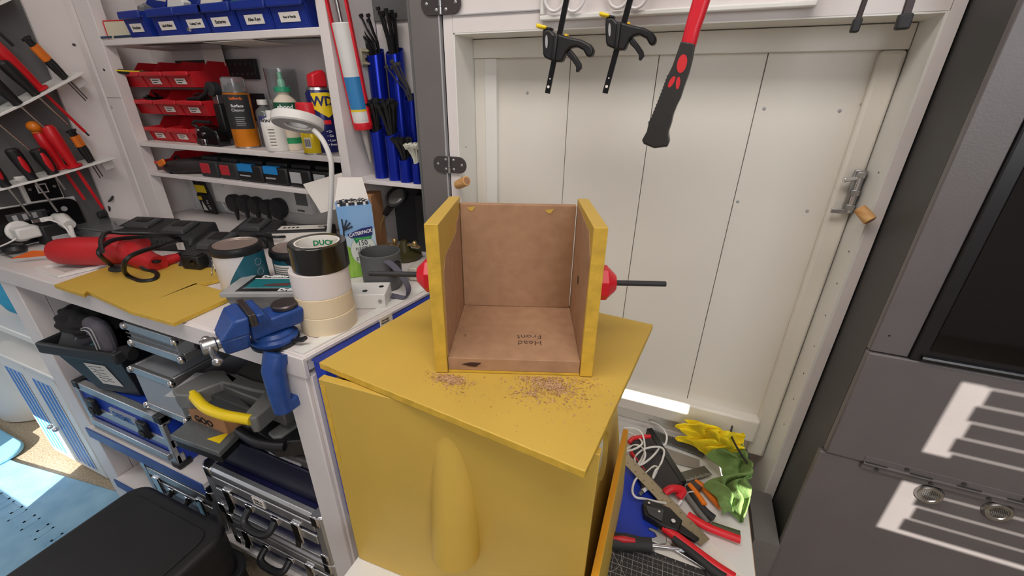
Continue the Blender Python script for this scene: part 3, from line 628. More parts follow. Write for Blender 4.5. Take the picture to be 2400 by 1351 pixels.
tube_of_ties((979, 410), (957, 228), .965, .019, 'mid-height blue tube beside the grey post', 'thin grey cable ties in the mid-height blue tube', tieg, 5, .075, -.03)
tube_of_ties((897, 423), (878, 300), .905, .0175, 'short blue tube at the left front holding black ties', 'thick bunch of black cable ties in the left short tube', BLACK, 30, .058, .0, .6)
tube_of_ties((930, 425), (912, 308), .895, .0180, 'short blue tube second from the left front', 'thick bunch of black cable ties in the second short tube', BLACK, 44, .062, .0, .8)
tube_of_ties((955, 427), (944, 366), .885, .0165, 'low blue tube with small black ties at the front', 'small black cable ties crowded in the low blue tube', BLACK, 40, .036, .0, .7)
tube_of_ties((981, 430), (974, 374), .88, .0130, 'lowest blue tube with white ties next to the grey post', 'small white cable ties in the lowest blue tube', tiew, 18, .03, .0, .9)
# red applicator gun with sealant cartridge hung on the side panel
A, Bp = aX(800, 55, -.765), aX(850, 290, -.765)
gz = (A-Bp).normalized()
ag = thing('applicator_gun', 'red skeleton applicator gun loaded with a sealant cartridge, hung on the side panel', 'applicator gun', frame(Bp, gz.cross(V((-.25, 1, 0))).normalized(), gz))
L_ = (A-Bp).length; r = .0205
cg = B().lathe([(0, 0), (r, 0), (r, L_), (r*.9, L_+.002), (0, L_+.002)], 32)('cartridge', M('cartridge_white', (225, 225, 222), .4), ag)
ang0 = 0
for nm, z0, z1, mt in (('blue_band', .035, .105, M('cart_blue', (52, 130, 190), .4)), ('yellow_band', .030, .0345, YELP), ('white_band', .010, .0295, WPLAS)):
    B().lathe([(r, z0), (r+.0005, z0), (r+.0005, z1), (r, z1)], 32)(nm, mt, cg)
for k in range(16):
    arcpatch(r, -34, 42, .112+.0044*k, .1134+.0044*k, 10, .0003)('print_line', LGREY, cg)
for k in range(8): arcpatch(r, -35+7*k, -33+7*k+(k % 3), L_-.04, L_-.016, 2, .0006)('bar', TXT, cg)
arcpatch(r, -50, 40, .018-.006, .018+.008, 8, .0006)('white_band', WPLAS, cg)
rlabel('TW', .014, .020, TXT, cg, r=r+.0007, off=.010, bold=.04)
text('NATION', .020, frame((-r*.86, -r*.62, .125), (0, 0, -1), (-.85, -.5, 0)), M('cart_blue_txt', (60, 120, 190), .4), cg, bold=.03)
B().lathe([(0, -.012), (r+.002, -.012), (r+.003, -.006), (r+.002, .004), (r+.0005, .004)], 32)('front_cap', REDP, ag)
for s_ in (-1, 1): B().box(s_*(r+.0015)-.0025, s_*(r+.0015)+.0025, -.0055, .0055, -.006, L_+.16)('side_rail', REDP, ag, bevel=.001)
B().cyl((0, 0, L_), (0, 0, L_+.16), .0045, n=12)('push_rod', STEEL, ag)
B().lathe([(0, -.095), (.003, -.095), (.0085, -.012), (0, -.012)], 16)('nozzle', M('nozzle_clear', (196, 190, 184), .3, trans=.3), ag)
p = aX(853, 135, -.7995); o = thing('cable_clip', 'yellowed plastic clip screwed to the side panel by the cartridge', 'clip', SIDE(p))
B().box(-.016, .016, -.020, .020, 0, .006)('base', M('aged_clear', (205, 194, 165), .3, trans=.2), o, bevel=.004); B().cyl((0, -.004, .006), (0, -.004, .0075), .004, n=12)('screw', DSTEEL, o)
for k in (-1, 1): B().tube([(-.014, k*.014, .006), (0, k*.014, .014), (.014, k*.014, .006)], .003, 8)('loop', M('aged_clear'), o)
# ================================================================ things on the worktop
TOP = BZ+.001
def bz(x, y, z=TOP): return aZ(x, y, z)
# sheets of yellow MDF
def sheet(pxs, z0, th, label, edge=YELEDGE, top=YEL):
    pts = [aZ(x, y, z0+th) for x, y in pxs]
    o = B().prism([(p.x, p.y) for p in pts], (z0, z0+th))('mdf_sheet', top, bevel=.0006)
    me = o.data; me.materials.append(edge)
    for f in me.polygons:
        if abs(f.normal.z) < .5: f.material_index = 1
    return tag(o, label, 'board', 'yellow boards on the worktop')
sheet([(126, 668), (196, 690), (204, 683), (300, 727), (456, 668), (515, 654), (500, 628), (418, 618), (255, 624)], TOP, .009, 'large notched yellow board lying on the worktop under the red tool')
sheet([(301, 728), (406, 757), (555, 690), (458, 664)], TOP, .009, 'smaller yellow board with a bare brown edge on the worktop')
# white shallow tray
q = [bz(80, 628, .926), bz(135, 648, .926), bz(268, 616, .926), bz(212, 602, .926)]
o = thing('picture_frame', 'white shallow frame lying face up left of the yellow boards', 'frame', (0, 0, 0))
cx = sum((p for p in q), V())/4
def quadring(q, k0, k1, z0, z1):
    b = B()
    for i in range(4):
        a, c = q[i], q[(i+1) % 4]
        A0, A1, C0, C1 = cx.lerp(a, k0), cx.lerp(a, k1), cx.lerp(c, k0), cx.lerp(c, k1)
        b.hexa([(A0.x, A0.y, z0), (C0.x, C0.y, z0), (C1.x, C1.y, z0), (A1.x, A1.y, z0), (A0.x, A0.y, z1), (C0.x, C0.y, z1), (C1.x, C1.y, z1), (A1.x, A1.y, z1)])
    return b
quadring(q, .78, 1, TOP, .9275)('frame_rim', WPLAS, o)
quadring(q, .60, .78, TOP, .9245)('frame_mount', REVEAL, o)
B().prism([(cx.lerp(p, .62).x, cx.lerp(p, .62).y) for p in q], (TOP, .9235))('pane', M('frosted', (206, 206, 202), .25), o)
# red rotary tool and its flex
A = bz(130, 600, .95); A = aZ(122, 590, .962); Bm = aZ(300, 588, .964); Cc = aZ(345, 612, .946); Dd = aZ(418, 600, .944)
o = thing('red_power_tool', 'red corded hand tool with black flex lying on the yellow board', 'power tool', (0, 0, 0))
ax = (Bm-A)
pts = [A, A+ax*.04, A+ax*.12, A+ax*.4, A+ax*.72, Bm]
B().tube(pts, [.014, .027, .033, .037, .036, .032], 20)('motor_housing', REDT, o)
B().tube([Bm-ax*.1, Bm, Cc, aZ(372, 620, .944)], [.029, .031, .026, .022], 18)('handle', REDT, o)
B().tube([aZ(360, 618, .942), aZ(385, 612, .942), aZ(418, 604, .941)], [.015, .015, .013], 14, flat=.9)('switch_section', REDT, o)
rear = aZ(330, 565, .95)
B().tube([aZ(262, 560, .958), aZ(300, 560, .955), aZ(338, 572, .95)], [.020, .020, .017], 16)('side_grip', REDT, o)
p = aZ(365, 612, .956); B().box(-.010, .010, -.006, .006, -.004, .002)('switch', BLACK, o, bevel=.001).matrix_local = rz(p, 12)
p = aZ(172, 574, .978); B().ball(p, .006, (1.3, .8, .5), 10)('lock_button', M('red_dark', (150, 24, 30), .5), o)
cf = aZ(340, 628, .938)
B().tube([aZ(332, 622, .94), cf, aZ(352, 633, .934)], [.0085, .0075, .006], 12)('flex_sleeve', BLACKM, o)
B().ball(aZ(272, 632, .932), .016, (1.5, .8, .55), 12)('cradle_foot', BLACKM, o)
B().box(-.014, .014, -.010, .010, -.010, .010)('nose_clamp', BLACK, o, bevel=.002).matrix_local = rz(aZ(432, 600, .941), 15)
def flex(pts, r, label, n=7, mat=BLACK, name='power_flex'): return tag(B().tube(spline([aZ(x, y, z+(.020 if z >= .95 and x < 420 else 0)) for x, y, z in pts], n), r, 8)(name, mat), label, 'flex')
flex([(352, 633, .934), (368, 642, .932), (362, 655, .932), (330, 659, .932), (298, 645, .934), (290, 625, .950), (300, 605, .972), (330, 590, .975), (380, 575, .965), (420, 562, .955), (400, 552, .96), (330, 556, .972), (270, 562, .985), (240, 578, .985), (232, 592, .982), (240, 605, .965), (262, 622, .940)], .0052, 'thick black flex looped around the red tool')
flex([(240, 590, .988), (236, 565, .984), (250, 546, .98), (290, 547, .972), (350, 548, .962), (395, 553, .955), (420, 565, .945), (450, 580, .932), (470, 590, .93)], .0048, 'black flex running from the red tool to the chargers')
# black camera-like block
p = bz(465, 635); o = thing('black_block', 'small black box with a lens mark on the yellow board by the paint tins', 'box', rz((p.x, p.y, TOP+.009), 12))
B().box(-.026, .026, -.016, .016, 0, .036)('case', BLACK, o, bevel=.004); B().cyl((.010, -.016, .02), (.010, -.018, .02), .007, n=16)('lens', GLASSK, o); B().box(-.02, .02, -.012, .012, .036, .039)('cover', BLACKM, o, bevel=.001)
# orange scraper, cutter wheel
q = [aZ(22, 608, TOP+.012), aZ(75, 588, TOP+.03), aZ(118, 590, TOP+.03), aZ(112, 600, TOP+.012)]
o = thing('plastic_scraper', 'orange plastic scraper lying at the far left of the worktop', 'scraper', (0, 0, 0))
n_ = (q[1]-q[0]).cross(q[3]-q[0]).normalized()*.0035
B().hexa([p for p in q]+[p+n_ for p in q])('blade', ORANGE if False else M('scraper_orange', (242, 110, 24), .45), o, bevel=.001)
p = aZ(38, 590, TOP+.012); o = thing('cutter_head', 'black and chrome cutting wheel at the far left of the worktop', 'cutter', (p.x, p.y, TOP))
B().lathe([(0, 0), (.014, 0), (.016, .006), (.016, .010), (0, .010)], 18)('base', STEEL, o); B().lathe([(0, .0102), (.022, .0102), (.026, .02), (.020, .030), (0, .033)], 20)('knob', BLACK, o); B().cyl((-.02, -.01, .008), (-.045, -.016, .006), .005, n=10)('stub', STEEL, o)
# power strip on the left wall
WX = -1.7795
ps = thing('power_strip', 'black mains strip with white frame fixed to the left wall', 'power strip', (WX, 0, 0))
y0, y1 = .36, aX(168, 470, WX).y+.008
B().box(0, .006, y0, y1, .926, 1.036)('frame_plate', WPLAS, ps, bevel=.002)
B().prism(rrect(y0+.003, y1-.003, .929, 1.033, .02), (.0065, .016), frame((0, 0, 0), (0, 1, 0), (1, 0, 0)))('front_panel', M('panel_black', (14, 14, 16), .2), ps)
yb = aX(60, 505, WX).y; zb = aX(60, 505, WX).z
ub = B().box(.0161, .0175, yb-.045, yb+.04, zb-.013, zb+.013)('usb_bank', DGREY, ps, bevel=.001)
for k in range(4): B().box(.0176, .0182, yb-.034+.021*k, yb-.024+.021*k, zb-.008, zb+.008)('usb_port', LGREY if k < 3 else BLKTRIM, ub)
c = aX(143, 488, WX); B().cyl((.016, c.y, c.z), (.0185, c.y, c.z), .0075, n=20)('button', LGREY, ps)
# white wall plate with black switch
c0, c1 = aX(60, 478, WX), aX(146, 462, WX)
sp = thing('light_switch', 'black square light switch with white surround on the left wall', 'switch', (WX, c0.y, c0.z))
B().box(0, .014, 0, c1.y-c0.y, 0, .078)('back_box', WPLAS, sp, bevel=.002)
B().box(.0142, .018, .008, c1.y-c0.y-.004, .006, .072)('face_plate', M('panel_black'), sp, bevel=.001)
ym = (c1.y-c0.y)/2
B().box(.018, .0195, ym-.012, ym+.012, .026, .052)('rocker_rim', WPLAS, sp); B().box(.0195, .0215, ym-.009, ym+.009, .029, .049)('rocker', M('panel_black'), sp, bevel=.001)
for y_ in (.016, c1.y-c0.y-.014): B().cyl((.018, y_, .04), (.0195, y_, .04), .004, n=12)('screw', STEEL, sp)
# plugs on the strip
p = aX(58, 545, -1.73); o = thing('usb_charger', 'white mains charger plugged into the black wall strip', 'charger', (-1.763, p.y, p.z))
B().cyl((0, 0, 0), (.012, 0, 0), .030, n=24)('plug_base', WPLAS, o, bevel=.004); B().box(.008, .05, -.022, .03, -.018, .016)('body', WPLAS, o, bevel=.006)
B().tube(spline([(.03, -.02, -.012), (.03, -.04, -.02), (.04, -.09, -.03)]), .0022, 6)('lead', WPLAS, o)
p = aX(125, 545, -1.73); o = thing('power_adapter', 'black power adapter with a rating label below the wall strip', 'adapter', (-1.763, p.y, p.z))
B().box(0, .055, -.03, .03, -.036, .03)('body', BLACK, o, bevel=.006); B().box(.0552, .056, -.016, .024, -.03, -.006)('rating_label', LGREY, o)
p = aX(160, 530, -1.70); o = thing('white_plug', 'white round-nosed plug with lead between adapter and clear box', 'plug', (p.x, p.y, p.z))
B().tube([(-.05, 0, .02), (-.02, 0, .018), (.01, 0, .004)], [.014, .02, .016], 16)('body', WPLAS, o); B().tube(spline([(.01, 0, .0), (.03, -.01, -.02), (.06, -.02, -.03)]), [.006]*17, 8)('lead', WPLAS, o)
o = thing('usb_lead', 'white USB lead with a bare metal plug on the wall strip', 'lead', (0, 0, 0))
B().tube(spline([aX(100, 515, -1.70), aX(125, 518, -1.69), aX(150, 530, -1.68), aX(165, 552, -1.67)]), .0022, 6)('cord', WPLAS, o)
p = aX(108, 514, -1.70); B().box(-.004, .004, -.014, .014, -.006, .006)('grip', WPLAS, o, bevel=.002).matrix_local = Mx.Translation(p); B().box(-.003, .003, -.030, -.0142, -.0045, .0045)('metal_plug', STEEL, o).matrix_local = Mx.Translation(p)
# clear organiser and phone stand
p = bz(235, 545); o = thing('clear_organiser', 'flat clear plastic organiser box at the back left of the worktop', 'box', rz((p.x, p.y, TOP), 6))
B().box(-.13, .13, -.05, .06, 0, .026)('tray', CLEARD, o, bevel=.003); B().box(-.132, .132, -.052, .062, .0265, .031)('lid', CLEAR, o, bevel=.002)
for k in range(5): B().box(-.118+.05*k, -.078+.05*k, -.04, .05, .0262, .0264)('compartment', (LBL, CREAM, LGREY, WPLAS, M('packet_cream'))[k], o)
p = aZ(225, 500, .958); o = thing('phone_stand', 'dark folding phone stand on the clear organiser box', 'stand', rz((p.x, p.y+.0, TOP+.0315), 8))
B().box(-.075, .07, -.035, .04, 0, .022)('base', BLACKM, o, bevel=.006)
cr = B().prism(rrect(-.03, .03, -.012, .012, .011), .003, frame((.058, .01, .05), (.9, .2, .35), (.1, -.6, .8)))('cradle', BLACK, o, bevel=.0005); B().tube([(.06, .0, .045), (.074, .0, .03), (.07, -.002, .018)], .003, 8)('arm', BLACK, o)
# chargers
def charger(q, deg, sx, sy, h, label, sticker=True, seed=0):
    p = bz(*q); o = thing('battery_charger', label, 'charger', rz((p.x, p.y, TOP), deg), 'black battery chargers')
    B().hexa([(-sx, -sy, 0), (sx, -sy, 0), (sx, sy, 0), (-sx, sy, 0), (-sx*.92, -sy*.6, h*.62), (sx*.92, -sy*.6, h*.62), (sx*.95, sy*.95, h), (-sx*.95, sy*.95, h)])('body', BLACKM, o, bevel=.006)
    B().hexa([(-sx*.55, -sy*.42, h*.66), (sx*.45, -sy*.42, h*.66), (sx*.45, sy*.7, h*.96), (-sx*.55, sy*.7, h*.96), (-sx*.5, -sy*.36, h*.9), (sx*.4, -sy*.36, h*.9), (sx*.4, sy*.6, h*1.12), (-sx*.5, sy*.6, h*1.12)])('dock', DGREY, o, bevel=.003)
    B().hexa([(-sx*.35, sy*.0, h*1.0), (sx*.2, sy*.0, h*1.0), (sx*.2, sy*.5, h*1.08), (-sx*.35, sy*.5, h*1.08), (-sx*.33, sy*.02, h*1.02), (sx*.18, sy*.02, h*1.02), (sx*.18, sy*.48, h*1.125), (-sx*.33, sy*.48, h*1.125)])('dock_slot', BLACK, o)
    for k in range(4): B().box(-sx*.5+sx*.18*k, -sx*.42+sx*.18*k, -sy*.80, -sy*.76, h*.38, h*.5)('vent_slit', DGREY, o)
    if sticker: B().box(sx*.5, sx*.8, -sy*.96, -sy*.93, h*.1, h*.5)('sticker', LBL, o)
charger((345, 552), 14, .085, .06, .045, 'black battery charger at the left end of the row')
charger((432, 572), 16, .075, .065, .056, 'black battery charger second from the left with a slanted dock')
charger((520, 612), 18, .07, .075, .062, 'black battery charger with white sticker behind the first paint tin')
charger((606, 566), 14, .07, .06, .058, 'largest black battery charger below the plugs', False)
p = bz(600, 575)
for k in range(3): pass
p = bz(670, 585); o = thing('power_supply', 'slim white power supply with printed rating label behind the black tape', 'power supply', rz((p.x+.02, p.y+.05, TOP), 32))
B().box(-.09, .09, -.035, .035, 0, .055)('body', BLACKM, o, bevel=.004); B().box(-.07, .085, -.036, -.0352, .008, .05)('rating_label', LBL, o); B().box(-.06, .07, -.018, .022, .0551, .0556)('top_label', LBL, o)
text('CE', .02, frame((.06, -.0, .0562), (1, 0, 0), (0, 0, 1)), TXT, o); 
for k in range(4): B().prism(ell(-.045+.012*k, 0, .004, .006, 10), (.0557, .0562))('print_dot', TXT, o)
p = bz(640, 560); flex([(560, 548, .93), (600, 552, .96), (650, 556, .965), (690, 552, .95), (708, 548, .93)], .004, 'thick black flex lying across the chargers')
p = bz(715, 570); o = B().tube(spline([(p.x-.04, p.y+.02, TOP+.008), (p.x, p.y, TOP+.022), (p.x+.05, p.y+.01, TOP+.008)]), [.014]*17, 12)('cable_bundle', BLACKM); tag(o, 'short bundle of dark cable behind the black tape', 'cable')
# paint tins
def tin(c, r, h, body, label):
    o = thing('paint_tin', label, 'tin', rz((c.x, c.y, TOP), 34), 'paint tins on the worktop')
    B().lathe([(0, 0), (r-.001, 0), (r, .002), (r, h), (r*.9, h), (0, h-.001)], 40)('body', body, o)
    B().lathe([(r+.0012, 0), (r+.0012, .004), (r-.001, .004)], 40)('bottom_rim', STEEL, o)
    B().lathe([(r+.001, h-.014), (r+.0035, h-.010), (r+.0035, h-.002), (r+.002, h+.003), (r*.90, h+.004), (r*.88, h)], 40)('rim', BLACK, o)
    ld = B().lathe([(0, h+.001), (r*.66, h+.001), (r*.70, h+.003), (r*.80, h+.003), (r*.84, h+.005), (r*.885, h+.005), (r*.89, h+.002)], 40)('lid', M('tin_lid', (168, 152, 142), .32, metal=.45), o)
    return o
c = bz(563, 668); c1 = V((-.905, .585, 0))
o = tin(c1, .050, .108, M('tin_white', (222, 218, 218), .4), 'white and teal paint tin with a metal lid, nearer the yellow boards')
TD = M('tin_teal', (30, 92, 108), .4)
arcpatch(.050, -30, 120, .006, .1, 40, .0005, zf0=lambda u: .006, zf1=lambda u: .018+.084*min(1, max(0, (u-.05)/.42))**.8)('label_sleeve', TD, o)
for k, z_ in enumerate((.074, .050, .026)):
    a = math.radians(62); ic = B().lathe([(.0075, 0), (.0082, 0), (.0082, .0003), (.0075, .0003)], 20, closed=True)('icon_ring', LGREY, o); ic.matrix_local = frame((.0507*math.sin(a), -.0507*math.cos(a), z_), (math.cos(a), math.sin(a), 0), (math.sin(a), -math.cos(a), 0))
    arcpatch(.0506, 24, 44-3*k, .028-.008*k, .0305-.008*k, 6, .0003)('print_line', LGREY, o)
B().tube(spline([(-.052, -.0, .085), (-.054, -.02, .055), (-.052, -.03, .05)]), .0012, 6)('bail_wire', STEEL, o)
c2 = V((-.846, .678, 0))
o = tin(c2, .049, .078, TD, 'teal paint tin with drips of black paint, behind the drill case')
arcpatch(.049, -50, 8, .008, .052)('label_panel', LBL, o); 
for k in range(7): arcpatch(.0496, -46, 3, .013+.0054*k, .0148+.0054*k, 8, .0003)('print_line', MGREY, o)
arcpatch(.049, 24, 60, .018, .058)('emblem', M('emblem_navy', (28, 50, 96), .4), o); arcpatch(.0496, 26, 58, .044, .05, 8, .0003)('emblem_band', GREENP, o)
arcpatch(.0497, 2, 8, .035, .076, 3, .0008)('paint_drip', BLACK, o); arcpatch(.0497, -24, 24, .058, .066, 10, .0008, zf0=lambda u: .060+.006*math.sin(u*9))('paint_smear', BLACK, o)
# drill bit case
p = V((-.775, .555, TOP)); o = thing('drill_bit_case', 'clear plastic drill bit case with teal and black label by the vise', 'case', rz(p, 24))
B().hexa([(-.075, -.034, 0), (.08, -.034, 0), (.08, .04, 0), (-.075, .04, 0), (-.082, -.038, .036), (.085, -.038, .036), (.085, .044, .036), (-.082, .044, .036)])('tray', CLEARD, o, bevel=.003)
B().box(-.088, .09, -.044, .05, .0362, .048)('lid', M('cloudy_plastic', (196, 196, 196), .25, trans=.35), o, bevel=.003)
lb = B().box(-.058, .088, -.037, .046, .0482, .0488)('label_sheet', BLACK, o)
B().box(-.048, .088, -.022, .024, .0489, .0492)('teal_panel', TEAL, lb); B().box(-.05, .088, -.0235, -.0222, .0489, .0492)('white_rule', LBL, lb); B().box(-.05, .088, .0245, .0285, .0489, .0492)('white_rule', LBL, lb)
B().prism([(-.015, -.012), (.035, -.014), (.045, .004), (-.01, -.004)], (.0493, .0496))('drill_picture', M('picture_red', (92, 56, 56), .5), lb)
text('DrillBits', .017, UP((-.012, .0375, .049)), TXTW, lb, bold=.04); text('Drills', .017, UP((.045, -.031, .049)), TXTW, lb, bold=.04)
# tape rolls
def roll(c, z0, r, w_, ri, mat, core, label):
    o = thing('tape_roll', label, 'tape', (c[0], c[1], z0), 'stacked rolls of tape')
    B().rings([[((a*math.cos(2*math.pi*j/48)), a*math.sin(2*math.pi*j/48), z) for j in range(48)] for a, z in ((ri+.003, 0), (r-.0008, 0), (r, .0008), (r, w_-.0008), (r-.0008, w_), (ri+.003, w_))], closed=True)('tape', mat, o)
    B().rings([[((a*math.cos(2*math.pi*j/48)), a*math.sin(2*math.pi*j/48), z) for j in range(48)] for a, z in ((ri, .0005), (ri+.003, .0005), (ri+.003, w_-.0005), (ri, w_-.0005))], closed=True)('core', core, o)
    return o
tc0 = bz(768, 752)
tcx, tcy = -.607, .533
roll((tcx, tcy), TOP, .052, .0375, .038, CREAM, WPLAS, 'cream masking tape roll at the bottom of the stack')
roll((tcx-.001, tcy+.0), TOP+.0377, .0515, .0375, .038, M('masking_tape_2', (231, 211, 176), .6, var=.03), WPLAS, 'cream masking tape roll second from the bottom of the stack')
roll((tcx-.002, tcy+.001), TOP+.0754, .052, .048, .038, M('white_tape', (226, 218, 216), .4, var=.02), WPLAS, 'wide pale tape roll below the black one')
o = roll((tcx+.003, tcy+.004), TOP+.1236, .050, .049, .036, M('black_tape', (20, 20, 21), .2, coat=.3), LBL, 'black duct tape roll on top of the stack')
def inner(p, r=.0357, off=0): a = p.x/r+off; return V(((r-p.z)*math.sin(a), (r-p.z)*math.cos(a), .034+p.y))
text('DUCK', .014, None, GREENP, o, wrap=lambda p: inner(p, off=-.5), bold=.03)
text('(100% strong)', .005, None, GREENP, o, wrap=lambda p: inner(p, off=.9))
# ring lamp
rc = aY(698, 284, .80)
lamp = thing('ring_lamp', 'white flexible-neck ring lamp standing behind the tape stack', 'lamp', (0, 0, 0))
base = bz(772, 600); bx_, by_ = base.x, base.y
nrm = V((.12, -.36, -.93)).normalized(); 
rg = B().rings([[(a*math.cos(2*math.pi*j/48), a*math.sin(2*math.pi*j/48), z) for j in range(48)] for a, z in ((.027, -.008), (.030, -.0105), (.055, -.0105), (.058, -.008), (.058, .009), (.055, .012), (.030, .012), (.027, .009))], closed=True)('ring_head', WPLAS, lamp)
rg.matrix_local = frame(rc, (1, .12, .05), nrm)
B().rings([[(a*math.cos(2*math.pi*j/48), a*math.sin(2*math.pi*j/48), z) for j in range(48)] for a, z in ((.0305, .0122), (.0545, .0122), (.0545, .0128), (.0305, .0128))], closed=True)('diffuser', LGREY, rg)
B().rings([[(a*math.cos(2*math.pi*j/40), a*math.sin(2*math.pi*j/40), z) for j in range(40)] for a, z in ((.0245, -.007), (.0268, -.007), (.0268, .008), (.0245, .008))], closed=True)('inner_rim', LGREY, rg)
lamp_neck = spline([aY(735, 305, .80), aY(757, 330, .80), aY(775, 375, .80), aY(777, 430, .80), aY(774, 500, .80), aY(770, 560, .80), V((aY(768, 590, .80).x, .80, TOP+.018))], 6)
B().tube(lamp_neck, .0062, 12)('neck', WPLAS, lamp)
e = lamp_neck[-1]; B().lathe([(0, 0), (.03, 0), (.032, .004), (.030, .014), (.012, .018), (0, .018)], 32, (e.x, e.y, TOP))('base', WPLAS, lamp)
# box of paper straws
STRAWX = V((.068, .070, 0)); STRAW0 = aZ(787, 487, 1.099); STRAW0.z = TOP
sx0 = STRAW0; o = thing('straw_box', 'blue and green Caterpack box of 150 flexible paper straws', 'box', frame(sx0, STRAWX, (0, 0, 1)) @ Mx.Diagonal((.84, 1, 1, 1)))
W_, D_, H_ = .094, .06, .178
SKY = M('box_sky', (120, 172, 226), .45, rgb2=(150, 190, 232), vs=8); B().box(0, W_, .0, D_, 0, H_)('carton', SKY, o)
def onbox(z=0): return frame((0, -.0004-z, 0), (1, 0, 0), (0, -1, 0))
B().prism([(0, 0), (W_, 0), (W_, .05), (.07, .062), (.05, .055), (.03, .07), (.012, .085), (0, .09)], .0004, onbox())('grass_print', M('box_green', (128, 188, 60), .5, rgb2=(170, 212, 90), vs=40, stretch=(3, 1, .5)), o)
B().prism([(0, .09), (.012, .085), (.03, .07), (.05, .055), (.07, .062), (W_, .05), (W_, .12), (.05, .118), (.02, .105), (0, .112)], .0003, onbox())('haze_print', M('box_haze', (196, 216, 230), .5), o)
B().prism(ell(.056, .068, .0355, .0375, 36), .0004, onbox(.0006))('roundel', M('roundel_green', (110, 150, 100), .5), o); B().prism(ell(.056, .068, .0348, .0368, 36), .0004, onbox(.0008))('roundel_face', M('roundel_pale', (226, 230, 222), .5), o)
B().prism([(.018, .112), (.026, .102), (.078, .102), (.086, .106), (.088, .126), (.06, .124)], .0004, onbox(.0012))('brand_flag', M('flag_navy', (40, 42, 110), .5), o)
B().prism([(.032, .102), (.078, .1025), (.084, .105), (.080, .095), (.048, .0955), (.038, .086)], .0004, onbox(.0014))('green_flag', GREENP, o)
text('CATERPACK', .0112, frame((.054, -.0022, .1125), (1, 0, .12), (0, -1, 0)), TXTW, o, bold=.03); text('ENVIRO RANGE', .0055, frame((.058, -.0022, .0985), (1, 0, .03), (0, -1, 0)), M('flag_txt', (120, 200, 110), .5), o, bold=.02)
INKG = M('ink_grey', (50, 52, 58), .5)
for s, z_, sz in (('150', .0865, .0185), ('FLEXIBLE', .0735, .0108), ('PAPER', .0615, .0122), ('STRAWS', .0485, .0125), ('BLACK', .0395, .0072)): text(s, sz, frame((.056, -.0017, z_), (1, 0, .06), (0, -1, 0)), INKG, o, bold=.01)
for a in (90, 62, 38, 14):
    r_ = math.radians(a); B().tube([(.008, -.0012, .10), (.010, -.0012, .122), (.010+.026*math.cos(r_), -.0012, .124+.026*math.sin(r_))], .002, 6)('straw_picture', INKG, o)
rnd = random.Random(3)
st = thing('paper_straws', 'black paper straws packed inside the open straw box', 'straws', frame(sx0+V((0, 0, H_)), STRAWX, (0, 0, 1)) @ Mx.Diagonal((.84, 1, 1, 1)))
for i in range(11):
    for j in range(6):
        B().rings([[((.008+.0076*i)+a*math.cos(2*math.pi*k/8), .01+.008*j+a*math.sin(2*math.pi*k/8), z) for k in range(8)] for a, z in ((.0036, -.01), (.0036, .004+.003*rnd.random()), (.0026, .004), (.0026, -.01))])('straw', INKG if (i+j) % 3 else LBL, st)
B().prism([(0, 0), (W_, 0), (W_-.008, .055), (.02, .058)], .0006, frame((0, D_, H_), (1, 0, 0), (0, -.9, .35)))('lid_flap', LBL, o)
cbx = thing('brown_carton', 'plain brown carton with a small printed badge behind the straw box', 'box', frame((-.83, .855, TOP), (1, .2, 0), (0, 0, 1)))
B().box(0, .075, 0, .06, 0, .175)('carton', CARD, cbx, bevel=.001); B().box(.012, .05, -.0005, 0, .12, .132)('badge', M('flag_navy'), cbx); B().box(.02, .045, -.0005, 0, .11, .1195)('badge_green', GREENP, cbx); text('CATER', .009, FRONT((.031, -.0008, .126)), TXTW, cbx)
# white card leaning
q = [aY(710, 432, .85), aY(800, 405, .86), aY(832, 480, .845), aY(752, 500, .835)]
o = B().hexa([p for p in q]+[p+V((0, .002, 0)) for p in q])('white_card', LBL, bevel=.0006); tag(o, 'white card flap standing behind the ring lamp neck', 'card')
# grey mug with strap
mg = V((-.628, .728, TOP)); o = thing('grey_pot', 'grey cylindrical pot with a webbing strap on the worktop', 'pot', mg)
gm = M('pot_grey', (92, 94, 94), .55)
B().lathe([(0, 0), (.042, 0), (.045, .004), (.046, .086), (.043, .087), (.0415, .01), (0, .01)], 36)('pot_wall', gm, o)
arcpatch(.0455, -20, 18, .010, .016, 6, .0006)('base_slot', BLKTRIM, o)
B().box(.038, .054, -.02, .004, .035, .07)('buckle', BLACK, o, bevel=.003)
stp = M('strap_grey', (96, 94, 108), .85, bump=.3)
pts = spline([(.036, -.028, .078), (.06, -.035, .074), (.09, -.04, .05), (.10, -.04, .02), (.085, -.045, -.005), (.05, -.045, -.004)], 6)
B().rings([[p+V((0, -.009, 0)), p+V((0, .009, 0)), p+V((.0012, .009, .0012)), p+V((.0012, -.009, .0012))] for p in [V((a.x, a.y, max(a.z, .003))) for a in pts]])('strap', stp, o)
# magnifier stand
mb_ = V((-.60, .90, TOP)); o = thing('magnifier_stand', 'black-rimmed magnifier on a brass gooseneck stand in the dark corner', 'magnifier', (0, 0, 0))
mc = aY(930, 462, .90)
mr = B().rings([[(a*math.cos(2*math.pi*j/36), a*math.sin(2*math.pi*j/36), z) for j in range(36)] for a, z in ((.026, -.006), (.033, -.006), (.034, .006), (.026, .006))], closed=True)('lens_rim', BLACK, o); mr.matrix_local = frame(mc, (1, .3, .55), (-.1, -.85, .5)) @ Mx.Diagonal((1, .8, 1, 1))
B().lathe([(0, -.002), (.026, -.001), (.026, .001), (0, .002)], 28)('lens', M('lens_glass', (120, 116, 110), .08, trans=.4), mr)
B().tube([aY(916, 482, .90), aY(903, 502, .90)], [.010, .008], 10)('socket', BLACK, o)
B().tube(spline([aY(902, 502, .90), aY(893, 530, .90), aY(893, 560, .90), aY(897, 578, .90)]), .0028, 8)('gooseneck', BRASS, o)
B().tube([aY(888, 580, .90), aY(912, 574, .90)], .005, 10)('knuckle', BRASS, o)
